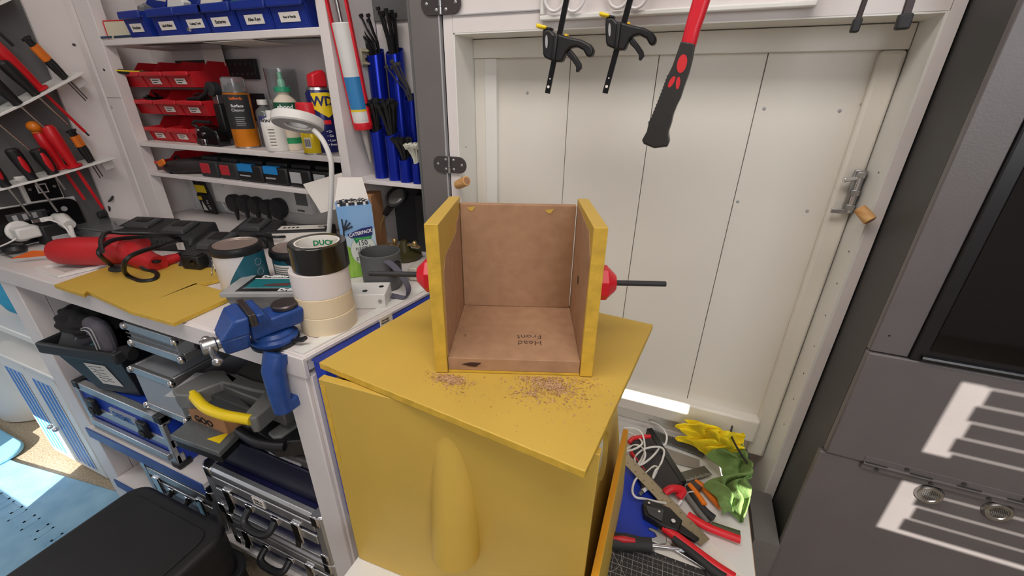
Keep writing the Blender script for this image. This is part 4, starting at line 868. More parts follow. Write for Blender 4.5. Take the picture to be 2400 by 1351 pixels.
B().tube([aY(912, 575, .905), aY(960, 575, .905), aY(985, 580, .905)], .0035, 8)('cross_bar', BRASS, o)
for q in ((925, 566), (945, 580), (972, 572)): B().ball(aY(*q, .90), .0075, (1, 1, 1.2), 10)('clamp_ball', BRASS, o)
B().lathe([(0, 0), (.045, 0), (.046, .012), (.02, .02), (.008, .05), (0, .05)], 24, (aY(950, 600, .905).x, .905, TOP))('base', M('olive_iron', (70, 66, 36), .4), o)
# dark instrument in the corner
o = thing('dark_instrument', 'dark grey instrument case leaning in the corner behind the magnifier', 'instrument', (-.66, .985, TOP))
B().box(-.02, .085, -.015, .028, .17, .205)('screen_panel', BLKTRIM, o, bevel=.002); B().box(-.03, .087, -.02, .03, 0, .165)('case', DGREY, o, bevel=.003)
p = bz(965, 640); o = B().box(-.03, .03, -.022, .022, 0, .034)('white_block', M('block_cream', (206, 200, 186), .5), bevel=.004); o.matrix_world = rz((-.565, .80, TOP), 8); tag(o, 'small cream block behind the pot strap', 'block')
# white metal box with drilled holes and grey disc
o = thing('junction_box', 'white metal box with round holes behind the tape stack', 'box', rz((-.60, .638, TOP), 26))
B().box(-.045, .045, -.03, .034, 0, .034)('shell', WPLAS, o, bevel=.0015)
for h_ in ((.0, -.012), (.03, .01)): B().cyl((h_[0], h_[1], .0341), (h_[0], h_[1], .0346), .0055, n=14)('hole', BLKTRIM, o)
for h_ in ((-.03, .018), (.034, .018)): B().cyl((h_[0], -.0301, h_[1]), (h_[0], -.0316, h_[1]), .004, n=12)('screw', STEEL, o)
tag(B().lathe([(0, 0), (.026, 0), (.027, .003), (.026, .008), (0, .009)], 28, (-.655, .665, TOP+.0))('grey_disc', LGREY), 'flat grey plastic disc between tape stack and straw box', 'disc')
# ---------------------------------------------------------------- bench vise
f0, f1 = aZ(518, 800, .962), aZ(692, 722, .995)
f0 = V((-.688, .362, 0)); axv = V((.40, .916, 0))*.145; VL = axv.length
vs_ = thing('bench_vise', 'small blue cast-iron bench vise clamped to the worktop corner', 'vise', frame(V((f0.x, f0.y, TOP)), axv, (0, 0, 1)))
bx = VL*.62
B().lathe([(0, 0), (.040, 0), (.041, .004), (.041, .007), (0, .007)], 36, (bx, -.002, 0))('swivel_plate', BLACK, vs_)
B().lathe([(0, .0072), (.039, .0072), (.040, .014), (.034, .018), (.034, .022), (.028, .027), (0, .027)], 36, (bx, -.002, 0))('turntable', BLUEV, vs_)
B().tube([(bx+.02, -.036, .008), (bx+.032, -.05, .012), (bx+.036, -.058, .018)], [.004, .005, .004], 8)('lock_lever', BLACK, vs_)
B().hexa([(VL*.36, -.024, .026), (VL*.95, -.024, .03), (VL*.95, .024, .03), (VL*.36, .024, .026), (VL*.36, -.030, .058), (VL*1.0, -.026, .062), (VL*1.0, .026, .062), (VL*.36, .030, .058)])('fixed_body', BLUEV, vs_, bevel=.005, seg=3)
B().hexa([(VL*.44, -.034, .058), (VL*.60, -.034, .058), (VL*.60, .034, .058), (VL*.44, .034, .058), (VL*.44, -.038, .078), (VL*.53, -.038, .078), (VL*.53, .038, .078), (VL*.44, .038, .078)])('fixed_jaw', BLUEV, vs_, bevel=.003)
B().lathe([(0, .062), (.022, .062), (.023, .068), (.021, .0705), (0, .0705)], 28, (VL*.82, 0, 0))('anvil', DSTEEL, vs_)
B().hexa([(VL*.07, -.022, .014), (VL*.33, -.026, .016), (VL*.33, .026, .016), (VL*.07, .022, .014), (VL*.05, -.026, .046), (VL*.34, -.040, .05), (VL*.34, .040, .05), (VL*.05, .026, .046)])('slide', BLUEV, vs_, bevel=.006, seg=3)
B().hexa([(VL*.05, -.028, .044), (VL*.34, -.040, .048), (VL*.34, .040, .048), (VL*.05, .028, .044), (VL*.22, -.036, .078), (VL*.37, -.040, .080), (VL*.37, .040, .080), (VL*.22, .036, .078)])('moving_jaw', BLUEV, vs_, bevel=.004, seg=3)
for x in (VL*.37, VL*.405): B().box(x, x+.005, -.040, .040, .060, .0825)('jaw_plate', DSTEEL, vs_, bevel=.0008)
B().box(VL*.385, VL*.42, -.018, .018, .028, .046)('slide_bar', M('gloss_black'), vs_, bevel=.001)
B().cyl((-.012, 0, .032), (VL*.2, 0, .032), .0105, n=18)('screw', STEEL, vs_, bevel=.001)
B().cyl((-.018, 0, .032), (.004, 0, .032), .013, n=18)('screw_head', STEEL, vs_, bevel=.002)
hd0, hd1 = V((-.007, .024, .032)), V((-.007, -.058, .030))
B().cyl(hd0, hd1, .0048, n=12)('handle_bar', STEEL, vs_)
for p in (hd0, hd1): B().ball(p, .0078, (1, 1, 1), 12)('handle_ball', STEEL, vs_)
# clamp arm over the bench edge
inv = vs_.matrix_world.inverted()
c = V((-.622, FYB-.026, 0))
ca = B(); ca.tube([(c.x, c.y+.02, BZ-.002), (c.x, c.y+.004, BZ-.03), (c.x+.003, c.y, BZ-.075), (c.x+.004, c.y, BZ-.115)], [.023, .020, .018, .017], 14)
o = ca('clamp_arm', BLUEV, vs_); o.matrix_local = inv
ca = B(); ca.box(c.x-.012, c.x+.02, c.y, FYB+.06, BZ-.118, BZ-.095); o = ca('clamp_foot', BLUEV, vs_, bevel=.003); o.matrix_local = inv
ca = B(); ca.cyl((c.x+.012, FYB+.03, BZ-.16), (c.x+.012, FYB+.03, BZ-.047), .006, n=12); o = ca('clamp_screw', STEEL, vs_); o.matrix_local = inv
# ================================================================ tool racks on the left wall
def rack(qn, qf, qe, label, ttl):
    # near outer corner, far outer corner; the rack slopes up to the back
    A, F_ = aX(*qn, -1.685), aX(*qf, -1.685)
    d = (F_-A).normalized(); nz = V((0, -d.z, d.y)).normalized()
    if nz.z < 0: nz = -nz
    T = frame(A, d, nz); L = (F_-A).length
    o = thing('tool_rack', label, 'rack', T)
    w_ = .092
    B().prism([(0, 0), (L, 0), (L, w_), (-.10, w_), (-.10, w_*.5)] if False else [(0, 0), (L, 0), (L, w_), (-.12, w_), (-.12, .030)], (-.006, 0))('shelf_board', REVEAL, o, bevel=.001)
    B().box(L-.03, L, .03, .04, -.035, -.0062)('bracket', WPLAS, o, bevel=.001)
    for k in range(4): B().cyl((-.09+.03*k, .045, .0001), (-.09+.03*k, .045, .0006), .004, n=10)('hole', LGREY, o)
    return T, L
def driver(T, x, y, hl, hr, bl_, br, hm, bm, label, cap=None, tip=None, insul=False, name='screwdriver', cat='screwdriver', oval=1, patch=None):
    o = thing(name, label, cat, T @ Mx.Translation((x, y, .001)), 'hand tools in the wall racks')
    B().tube([(0, 0, 0), (0, 0, hl*.08), (0, 0, hl*.3), (0, 0, hl*.7), (0, 0, hl*.95), (0, 0, hl)], [hr*.8, hr*.75, hr*.9, hr*1.05, hr, hr*.75], 12)('handle', hm, o)
    if insul: B().lathe([(0, .0), (hr*1.25, .001), (hr*1.25, .006), (0, .010)], 16)('guard', hm, o)
    B().cyl((0, 0, 0), (0, 0, -bl_), br, n=8)('shaft', bm, o)
    if tip: B().cyl((0, 0, -bl_), (0, 0, -bl_-tip), br*.7, n=8)('tip', BLACKM, o)
    if cap: B().tube([(0, 0, hl), (0, 0, hl+.012)], [hr*.9, hr*.7], 12)('cap', cap, o)
    if patch: B().ball((0, -hr*.72, hl*.55), hr*.6, (.8, .7, 3.2), 10)('grip_inlay', patch, o)
    return o
T1, L1 = rack((66, 236), (195, 168), None, 'upper sloping white tool rack on the left wall', 0)
T2, L2 = rack((122, 412), (270, 368), None, 'lower sloping white tool rack on the left wall', 0)
redn = M('red_insulated', (205, 24, 34), .35)
driver(T1, .055, .03, .135, .0155, .13, .0042, redn, redn, 'red insulated screwdriver in the upper rack', tip=.012, insul=True)
driver(T1, .03, .012, .088, .014, .09, .003, BLACK, STEEL, 'short black-handled screwdriver beside the red one in the upper rack')
driver(T1, -.02, .012, .105, .015, .10, .003, BLACK, STEEL, 'long black-handled screwdriver in the upper rack')
driver(T1, -.085, .03, .09, .0125, .12, .003, BLACK, STEEL, 'black screwdriver at the near end of the upper rack, cut by the picture edge')
for i, (xo, lb_) in enumerate(((.118, 'orange and black precision driver in the upper rack, nearer the red one'), (.130, 'orange and black precision driver in the upper rack, by the white board'))):
    o = driver(T1, xo, .018+.012*i, .050, .0082, .065, .0018, BLACK, DSTEEL, lb_, name='precision_driver')
    B().cyl((0, 0, .05), (0, 0, .088), .0086, n=10)('orange_grip', ORANGE, o); B().cyl((0, 0, .088), (0, 0, .104), .0055, n=10)('black_neck', BLACK, o); B().lathe([(0, .104), (.009, .104), (.009, .109), (0, .11)], 12)('spin_cap', BLACK, o)
driver(T2, .066, .018, .120, .0155, .135, .0045, redn, redn, 'red insulated screwdriver with the longest blade in the lower rack', tip=.014, insul=True)
driver(T2, .048, .045, .105, .014, .10, .0042, redn, redn, 'red insulated screwdriver with an orange ball end in the lower rack', insul=True, cap=ORANGE)
tag(B().ball(T2 @ V((.048, .040, .122)), .017, (1, 1, .9), 16)('orange_ball', M('amber_grip', (222, 124, 24), .35)), 'orange rounded handle end behind the red screwdrivers in the lower rack', 'handle')
driver(T2, .012, .018, .070, .017, .05, .003, BLACK, STEEL, 'stubby black and red screwdriver in the lower rack', patch=redn)
driver(T2, -.035, .02, .085, .015, .10, .003, BLACK, STEEL, 'slim black and red screwdriver in the lower rack', patch=redn)
driver(T2, -.09, .03, .082, .0145, .09, .003, BLACK, STEEL, 'black and red screwdriver at the near end of the lower rack', patch=redn)
for i, (xo, lb_) in enumerate(((.108, 'orange and black precision driver in the lower rack, nearer the red handles'), (.120, 'orange and black precision driver in the lower rack, by the bracket'))):
    o = driver(T2, xo, .020+.010*i, .048, .0082, .05, .0018, BLACK, DSTEEL, lb_, name='precision_driver')
    B().cyl((0, 0, .048), (0, 0, .078), .0086, n=10)('orange_grip', ORANGE, o); B().cyl((0, 0, .078), (0, 0, .09), .0055, n=10)('black_neck', BLACK, o); B().lathe([(0, .09), (.009, .09), (.009, .095), (0, .096)], 12)('spin_cap', BLACK, o)
p = aX(40, 12, -1.70); o = B().hexa([aX(-60, 40, -1.70), aX(28, 0, -1.70), aX(28, 0, -1.78), aX(-60, 40, -1.78), aX(-60, 30, -1.70), aX(24, -10, -1.70), aX(24, -10, -1.78), aX(-60, 30, -1.78)])('rack_edge', WPLAS); tag(o, 'white shelf edge at the extreme top left of the left wall', 'shelf')
o = B().tube([aX(-20, 60, -1.72), aX(32, 108, -1.72)], .004, 8)('black_rod', BLACK); tag(o, 'thin black rod hanging above the orange drivers', 'rod')
# ================================================================ under the bench
def plainbox(name, mat, x0, x1, y0, y1, z0, z1, bevel=.003, parent=None): return B().box(x0, x1, y0, y1, z0, z1)(name, mat, parent, bevel=bevel)
# blue and silver tool case on the shelf
xa, xb = aY(168, 895, .43).x, aY(415, 1075, .43).x
o = thing('blue_tool_case', 'blue and silver tool case lettered Dremel on the bench shelf', 'tool case', (xa, .43, .3865)); W_, H_, D_ = xb-xa, .178, .30
BLC = M('case_blue', (24, 60, 170), .45, bump=.15, bs=200)
plainbox('body', BLC, .004, W_-.004, .004, D_, .002, H_-.002, .002, o)
for z0, z1 in ((0, .045), (.072, .100), (.150, H_)): B().hexa([(0, -.004 if z0 == 0 else 0, z0), (W_, -.004 if z0 == 0 else 0, z0), (W_, .02, z0), (0, .02, z0), (0, 0, z1), (W_, 0, z1), (W_, .02, z1), (0, .02, z1)])('alu_band', ALU, o, bevel=.002)
for x0 in (0, W_-.03): B().box(x0, x0+.03, -.003, .03, H_-.022, H_+.003)('corner_cap', BLACK, o, bevel=.004)
for x0 in (0, W_-.018):
    B().box(x0, x0+.018, -.0025, .01, .0, H_-.02)('corner_post', ALU, o, bevel=.002)
B().box(W_-.03, W_+.004, -.006, .03, -.0, .018)('corner_cap', BLACK, o, bevel=.003)
for x0 in (.06, W_-.11):
    lt = B().box(x0, x0+.036, -.012, .001, .085, .140)('latch', BLACK, o, bevel=.004); B().box(x0+.006, x0+.03, -.016, -.0121, .092, .112)('latch_tab', BLACKM, lt, bevel=.002)
B().box(.155, .275, -.002, .0035, .101, .131)('name_plate', ALUP, o); text('DREMEL', .026, FRONT((.215, -.0024, .115)), M('ink_blue', (40, 84, 160), .5), o, bold=.03)
B().box(.02, W_-.02, -.010, .002, .030, .050)('carry_ledge', ALU, o, bevel=.002)
# black crate with its contents
cl_, cr_ = aY(74, 778, .385), aY(281, 860, .43)
CT = frame((cl_.x, cl_.y, .568), (cr_.x-cl_.x, cr_.y-cl_.y, 0), (0, 0, 1)); xa = cl_.x
cr = thing('black_crate', 'black plastic crate with a written paper label under the bench', 'crate', CT); W_, H_ = V((cr_.x-cl_.x, cr_.y-cl_.y)).length, .178
CRM = M('crate_black', (38, 40, 44), .5, var=.08)
lo = [(.05, .045, 0), (W_-.05, .045, 0), (W_-.05, .30, 0), (.05, .30, 0)]; hi = [(.012, .010, H_-.025), (W_-.012, .010, H_-.025), (W_-.012, .33, H_-.025), (.012, .33, H_-.025)]
bb = B(); t = V((0, 0, .006))
inn = lambda q, k: V((k[0], k[1], k[2]))
ctr = V((W_/2, .17, 0))
def shrink(q, s, dz): return V((ctr.x+(q[0]-ctr.x)*s, ctr.y+(q[1]-ctr.y)*s, q[2]+dz))
bb.rings([lo, hi, [shrink(q, .965, 0) for q in hi], [shrink(q, .96, .006) for q in lo]])('shell', CRM, cr, bevel=.004)
quad = [(-.004, -.006), (W_+.004, -.006), (W_+.004, .345), (-.004, .345)]
bb = B().rings([[V((q[0], q[1], H_-.032)) for q in quad], [V((q[0], q[1], H_)) for q in quad], [shrink((q[0], q[1], H_), .93, 0) for q in quad], [shrink((q[0], q[1], H_-.032), .93, 0) for q in quad]], closed=True)
bb('rim', CRM, cr, bevel=.005)
for k in range(3): pass
nf = V((0, -(H_-.025), -.035)).normalized()
lp = B().box(-.035, .035, -.042, .042, 0, .0006)('paper_label', LBL, cr); lp.matrix_local = frame((W_*.52, .0268, .075), (1, 0, 0), nf)
rn = random.Random(5)
for k in range(6): B().tube(spline([(-.028, .03-.011*k, .0008)]+[(-.028+.009*j, .03-.011*k+rn.uniform(-.003, .003), .0008) for j in range(1, 6)], 4), .0007, 5)('pen_stroke', TXT, lp)
# contents
def lump(name, mat, c, s, label, cat, seed=0, amp=.25, fr=9, n=(26, 16)):
    rn = random.Random(seed); ph = [rn.uniform(0, 6) for _ in range(8)]; R = []
    for i in range(n[1]+1):
        th = math.pi*i/n[1]
        row = []
        for j in range(n[0]):
            f_ = 2*math.pi*j/n[0]
            d = V((math.sin(th)*math.cos(f_), math.sin(th)*math.sin(f_), math.cos(th)))
            k = 1+amp*(math.sin(fr*d.x+ph[0])*math.sin(fr*.7*d.y+ph[1])+.5*math.sin(fr*1.7*d.z+ph[2]+2*d.x)+.4*math.sin(fr*2.3*d.y+ph[3]))
            row.append(V((c[0]+d.x*s[0]*k, c[1]+d.y*s[1]*k, c[2]+d.z*s[2]*k)))
        R.append(row)
    o = B().rings(R)(name, mat, sub=1, ang=180); return tag(o, label, cat)
cw = V((xa, .40, .570))
lump('work_gloves', FABK, (cw.x+.095, .47, .792), (.10, .06, .038), 'crumpled black work gloves piled in the black crate', 'gloves', 3, .1, 9, (48, 30))
tp = thing('grey_pouch', 'flat grey pouch with a teal badge in the black crate', 'pouch', CT @ frame((.012, .03, .160), (1, 0, 0), (0, -.8, .6)))
B().box(0, .135, -.012, .05, -.010, .0)('panel', M('pouch_grey', (74, 74, 76), .7, bump=.2), tp, bevel=.006); B().box(.098, .12, .006, .032, .0004, .0014)('badge', TEAL, tp)
kp = spline([aY(x, y, .445) for x, y in ((202, 806), (204, 786), (214, 768), (234, 770), (250, 800), (260, 824), (276, 836))], 5)
o = B().tube(kp, [.012+.007*math.sin(math.pi*i_/(len(kp)-1)) for i_ in range(len(kp))], 14, flat=1.5)('knee_pad', FABRIC); tag(o, 'grey padded knee pad curled over the edge of the black crate', 'pad')
for s_ in (-1, 1): B().tube([p+V((0, -.020, .004))+V((.009*s_, 0, .006*s_)) for p in kp[4:24]], .0015, 6)('piping', LGREY, o)
zp = [aY(x, y, .455) for x, y in ((262, 836), (280, 830), (300, 826), (312, 832))]
tag(B().tube(spline(zp, 5), [.012]*16, 10, flat=1.6)('zip_pouch', FABK), 'black zipped pouch at the end of the crate under the aluminium cases', 'pouch')
o = B().tube([aY(229, 790, .442), aY(243, 800, .438)], [.004, .005], 10)('white_tube', WPLAS); tag(o, 'short white tube poking out of the grey pad', 'tube')
lump('black_bag', FABK, (cw.x+.13, .66, .75), (.10, .09, .07), 'soft black bag at the back of the black crate', 'bag', 9, .1, 6)
# aluminium cases
def alucase(x0, x1, y0, y1, z0, z1, label, T=None):
    o = thing('aluminium_case', label, 'case', T or Mx.Translation((x0, y0, z0)), 'plain aluminium cases'); W_, D_, H_ = x1-x0, y1-y0, z1-z0
    plainbox('panel_body', ALUP, .004, W_-.004, .004, D_-.004, .003, H_-.003, .001, o)
    for z in (0, H_-.022):
        B().box(0, W_, 0, .010, z, z+.022)('edge_rail', ALU, o, bevel=.002); B().box(W_-.010, W_, .0102, D_, z, z+.022)('edge_rail', ALU, o, bevel=.002)
        B().box(0, .010, .0102, D_, z, z+.022)('edge_rail', ALU, o, bevel=.002)
        for x in (0, W_): B().ball((x, .002, z+.011), .011, (.8, .8, 1), 12)('corner_cap', CHROME, o)
    for x in (.012, W_-.012):
        for z in (.011, H_-.011): B().ball((x, -.0005, z), .0028, (1, .5, 1), 8)('rivet', STEEL, o)
    return o
a = fbox((282, 850), (432, 980), .442)
alucase(max(a[0], cr_.x+.012), a[1], .442, .76, .568, a[3]-.0, 'upright plain aluminium case with pale grey front beside the crate')
a = fbox((292, 765), (424, 850), .45)
x0, x1 = a[0]-.005, a[1]+.002
o = alucase(x0, x1, .45, .72, .768, .838, 'flat ribbed aluminium case on top, just under the worktop')
for z in (.028, .040): B().box(0, x1-x0, -.001, .0004, z, z+.003)('rib', MGREY, o)
lt = B().box(x1-x0, x1-x0+.006, .06, .11, .018, .052)('latch', CHROME, o, bevel=.002); B().box(x1-x0+.0062, x1-x0+.010, .066, .104, .024, .032)('latch_tab', STEEL, lt, bevel=.001)
o = B().lathe([(0, 0), (.010, 0), (.011, .008), (.009, .012), (0, .012)], 14)('rubber_foot', BLACK)
o.matrix_world = frame((x1+.0105, .49, .80), (0, 1, 0), (1, 0, 0)); tag(o, 'round black rubber foot on the end of the flat aluminium case', 'foot')
o = B().box(0, .07, 0, .09, 0, .004)('bubble_wrap', M('bubble', (214, 216, 220), .15, trans=.3, bump=1, bs=60), bevel=.001); o.matrix_world = rz((a[1]-.02, .405, .70), 15); tag(o, 'scrap of bubble wrap between the aluminium cases', 'wrap')
p = fbox((418, 905), (520, 995), .44); o = B().box(p[0], p[0]+.13, .44, .50, .585, .645)('cardboard_box', CARD, bevel=.001); tag(o, 'brown cardboard box with dark print behind the clear organisers', 'box'); text('GOO', .028, FRONT((p[0]+.05, .4392, .613)), TXT, o, bold=.03)
# organiser cases with handles
def organiser(pts, z, th, grip, label, handle_mat, lidmat, px_arms):
    o = thing('organiser_case', label, 'organiser', (0, 0, 0)); 
    P = [aZ(x, y, z) for x, y in pts]
    B().prism([(p.x, p.y) for p in P], (z-th, z))('case_lid', lidmat, o, bevel=.004)
    for arm in px_arms:
        Q = [aZ(x, y, z+.001) for x, y in arm]; B().prism([(p.x, p.y) for p in Q], (z-th*.7, z+.006))('arm', MGREY, o, bevel=.004)
    G = [aZ(x, y, z-.004) for x, y in grip]
    B().tube(spline(G, 6), .0115, 12)('grip', handle_mat, o)
    return o
o = organiser([(520, 905), (660, 960), (700, 930), (700, 860), (590, 838)], .71, .05, [(452, 925), (480, 955), (520, 972), (560, 980), (590, 985)], 'clear organiser case with a yellow grip at the bench front', YELP, M('smoky_lid', (104, 104, 102), .3, trans=.25), [[(403, 918), (412, 930), (440, 932), (520, 900), (545, 905), (560, 890), (525, 870), (490, 872)], [(577, 970), (585, 986), (600, 984), (665, 930), (690, 905), (660, 888), (635, 905)], [(520, 876), (545, 905), (590, 918), (630, 925), (640, 905), (600, 896), (560, 880)]])
q = [aZ(x, y, .69) for x, y in ((462, 918), (600, 968), (560, 930), (500, 905))]
B().prism([(p.x, p.y) for p in q], (.655, .692))('inner_grip', DGREY, o, bevel=.003)
o = organiser([(560, 985), (640, 1040), (745, 1030), (720, 930), (600, 930)], .635, .045, [(560, 1010), (600, 1035), (640, 1045), (668, 1046)], 'second organiser case with a black grip, below the yellow-handled one', BLACK, M('dark_lid', (34, 34, 36), .35), [[(628, 1018), (640, 1030), (660, 1028), (720, 985), (705, 962)]])
o = thing('bit_organiser', 'flat organiser with a clear lid over drill bits, at the bench front', 'organiser', (0, 0, 0))
q = [aZ(x, y, .600) for x, y in ((397, 1020), (512, 1062), (560, 1015), (470, 965))]
B().prism([(p.x, p.y) for p in q], (.585, .600))('clear_lid', CLEARD, o, bevel=.002)
cq = sum(q, V())/4
B().prism([(cq.lerp(p, .93).x, cq.lerp(p, .93).y) for p in q], (.5605, .5845))('tray', BLACK, o, bevel=.004)
u, v_ = (q[1]-q[0]), (q[3]-q[0])
for k in range(6):
    s0 = q[0]+u*(.18+.12*k)+v_*.25; s1 = s0+v_*.5; s0.z = s1.z = .5835; B().cyl(s0, s1, .0028, n=8)('drill_bit', BRASS if k % 2 else STEEL, o)
s0 = q[0]+u*.1+v_*.72; T = frame((s0.x, s0.y, .6003), u, (0, 0, 1)); yb_ = B().box(0, .10, 0, .022, 0, .0006)('yellow_strip', M('strip_gold', (176, 140, 40), .5), o); yb_.matrix_local = T; text('TOUGHNUT', .013, frame((.05, .011, .001), (1, 0, 0), (0, 0, 1)), TXT, yb_)
s0 = q[0]+u*.62+v_*.25; B().prism([(0, 0), (.04, 0), (.03, .035)], .0006, frame((s0.x, s0.y, .6003), u, (0, 0, 1)))('yellow_flash', YELP, o)
# shelf packers that carry the organisers
o = B().box(-1.04, -.64, .455, .90, .458, .5595)('dark_case', M('navy_case', (20, 20, 46), .4), bevel=.003); tag(o, 'dark navy case lying behind the flight case', 'case')
o = B().box(-.82, -.64, .46, .92, .5605, .584)('grey_case', M('grey_lid', (74, 72, 70), .5), bevel=.004); tag(o, 'thin grey case carrying the organisers under the worktop', 'case')
B().box(-.80, -.70, .457, .4595, .566, .572)('seam', LGREY, o)
# flight cases
def flight(x0, x1, y0, y1, z0, z1, label, card=None, grp='aluminium flight cases'):
    o = thing('flight_case', label, 'flight case', (x0, y0, z0), grp); W_, D_, H_ = x1-x0, y1-y0, z1-z0
    NV = M('navy_panel', (22, 24, 66), .4)
    plainbox('panels', NV, .006, W_-.006, .006, D_-.006, .004, H_-.004, .001, o)
    ch = .018
    for z in (0, 1):
        zz = (0, ch) if z == 0 else (H_-ch, H_)
        B().prism([(0, .006), (.006, 0), (ch, 0), (ch, ch), (0, ch)] if z == 0 else [(0, 0), (ch, 0), (ch, ch), (.006, ch), (0, ch-.006)], W_-.05, frame((.025, 0, zz[0]), (0, 1, 0), (1, 0, 0)))('edge_rail', ALU, o, bevel=.001)
    B().box(.03, W_-.03, -.001, .006, H_*.40, H_*.58)('lid_rail', ALU, o, bevel=.002)
    B().box(.03, W_-.03, -.0005, .006, H_*.66, H_*.84)('front_strip', ALU, o, bevel=.002)
    for x in (0, W_):
        s = 1 if x == 0 else -1
        B().prism([(.006, 0), (.026, 0), (.026, .030), (0, .030), (0, .006)], (0, H_), Mx.Translation((x, 0, 0)) @ Mx.Diagonal((s, 1, 1, 1)))('corner_post', ALU, o, bevel=.001)
        for z in (0, H_-.03): B().prism([(.012, -.003), (.034, -.003), (.034, .036), (-.003, .036), (-.003, .012)], (z-.002, z+.032), Mx.Translation((x, 0, 0)) @ Mx.Diagonal((s, 1, 1, 1)))('corner_cap', CHROME, o, bevel=.003)
    for x in (W_*.20, W_*.78):
        lt = B().box(x-.014, x+.014, -.007, .001, H_*.30, H_*.70)('latch', CHROME, o, bevel=.003); B().prism([(-.010, 0), (.010, 0), (.014, .03), (.0, .04), (-.014, .03)], .004, frame((x, -.009, H_*.22), (1, 0, .2), (0, -1, .5)))('butterfly', CHROME, lt, bevel=.001)
    B().tube(spline([(W_*.38, -.004, H_*.5), (W_*.39, -.028, H_*.38), (W_*.49, -.034, H_*.34), (W_*.59, -.028, H_*.38), (W_*.60, -.004, H_*.5)], 5), .009, 10)('handle', BLACK, o)
    for x in (W_*.38, W_*.60): B().box(x-.012, x+.012, -.006, .001, H_*.44, H_*.58)('handle_mount', CHROME, o, bevel=.002)
    if card:
        cd_ = B().box(W_*.44, W_*.44+.04, -.0025, -.0008, H_*.67, H_*.83)('card_label', LBL, o); text(card, .009, FRONT((W_*.44+.02, -.0028, H_*.75)), TXT, cd_, bold=.02)
    return o
flight(-1.045, -.634, .425, .78, .2895, .457, 'aluminium flight case with navy panels and a card reading Drills & Drivers', 'Drills &\nDrivers')
flight(-1.03, -.634, .425, .78, .1615, .2855, 'aluminium flight case on the lowest shelf, mostly behind the black floor case')
flight(-1.40, -1.06, .43, .78, .1615, .330, 'aluminium flight case on the lowest shelf nearest the rug')
# big black case on the floor
o = thing('black_floor_case', 'large black rounded equipment case standing on the floor before the bench', 'case', (0, 0, 0))
bm_ = M('case_black', (27, 26, 26), .5, var=.12, bump=.25, bs=50)
B().prism(rrect(-1.275, -.895, -.09, .385, .05, 8), (.012, .20))('lower_shell', bm_, o, bevel=.012, seg=3)
lid_ = B().prism(rrect(-1.268, -.902, -.085, .378, .05, 8), (.203, .35))('lid', bm_, o, bevel=.014, seg=4)
B().prism(rrect(-1.235, -.935, -.06, .345, .03, 6), (.3495, .353))('lid_panel', bm_, lid_, bevel=.0015)
B().prism(rrect(-1.283, -.887, -.095, .392, .055, 8), (.195, .212))('seam_band', BLACK, o, bevel=.004)
B().prism(rrect(-.985, -.93, .085, .165, .012), (.3525, .362))('top_catch', BLACK, lid_, bevel=.003)
B().box(-.9, -.884, .20, .25, .17, .24)('latch', BLACK, o, bevel=.003); B().box(-.9, -.884, .05, .10, .17, .24)('latch', BLACK, o, bevel=.003)
for x in (-1.22, -.95):
    for y in (-.04, .33): B().cyl((x, y, 0), (x, y, .0125), .02, n=14)('foot', BLACK, o)
# clutter of wires beside it
rn = random.Random(12)
P = [V((-.76+rn.uniform(-.08, .1), .30+rn.uniform(-.08, .06), .02+rn.uniform(0, .09))) for _ in range(16)]
for p in P: p.z = max(.012, p.z)
tag(B().tube(spline(P, 6), .009, 8)('cable_heap', BLACK), 'heap of thick black cable on the floor beside the black case', 'cable')
# ================================================================ beyond the bench, at the left
o = thing('louvred_cabinet', 'white bathroom style cabinet with blue slatted doors beside the bench', 'cabinet', (-2.165, .455, 0))
B().box(0, .46, .018, .42, .02, .50)('carcass', WPLAS, o, bevel=.003); B().box(-.012, .472, -.012, .43, .50, .515)('cabinet_top', WPLAS, o, bevel=.004)
SLB = M('slat_blue', (70, 130, 205), .45)
for dx in (.0, .185):
    dd = B().box(dx+.003, dx+.182, .0, .0175, .03, .492)('door', WPLAS, o, bevel=.002)
    B().box(dx+.022, dx+.135, -.0015, .0002, .055, .440)('blue_infill', SLB, dd)
    for k in range(5): B().box(dx+.022+.0283*k-.0022, dx+.022+.0283*k+.0022, -.0024, -.0015, .055, .440)('slat', WPLAS, dd)
    B().ball((dx+(.160 if dx == 0 else .011), -.012, .215), .009, (1, 1, 1), 12)('knob', CHROME, dd)
o = thing('white_shelf', 'white shelf above the slatted cabinet at the left edge', 'shelf', (0, 0, 0))
B().box(-3.0, -1.70, .47, .95, .595, .62)('board', WPLAS, o, bevel=.003); B().box(-3.0, -2.98, .47, .95, 0, .5945)('upright', WPLAS, o)
lump('teal_bag', M('teal_cloth', (36, 150, 186), .8, bump=.3), (-1.98, .56, .705), (.16, .07, .075), 'bright teal cloth bag on the white shelf at the left edge', 'bag', 4, .12, 6)
o = thing('white_bin', 'white round plastic bin on the carpet at the left edge', 'bin', (-2.62, .64, 0))
B().lathe([(0, 0), (.165, 0), (.175, .01), (.205, .36), (.215, .365), (.215, .385), (.20, .385), (.168, .02), (0, .02)], 40)('wall', WPLAS, o); B().lathe([(0, .386), (.212, .386), (.205, .40), (0, .415)], 40)('lid', WPLAS, o)
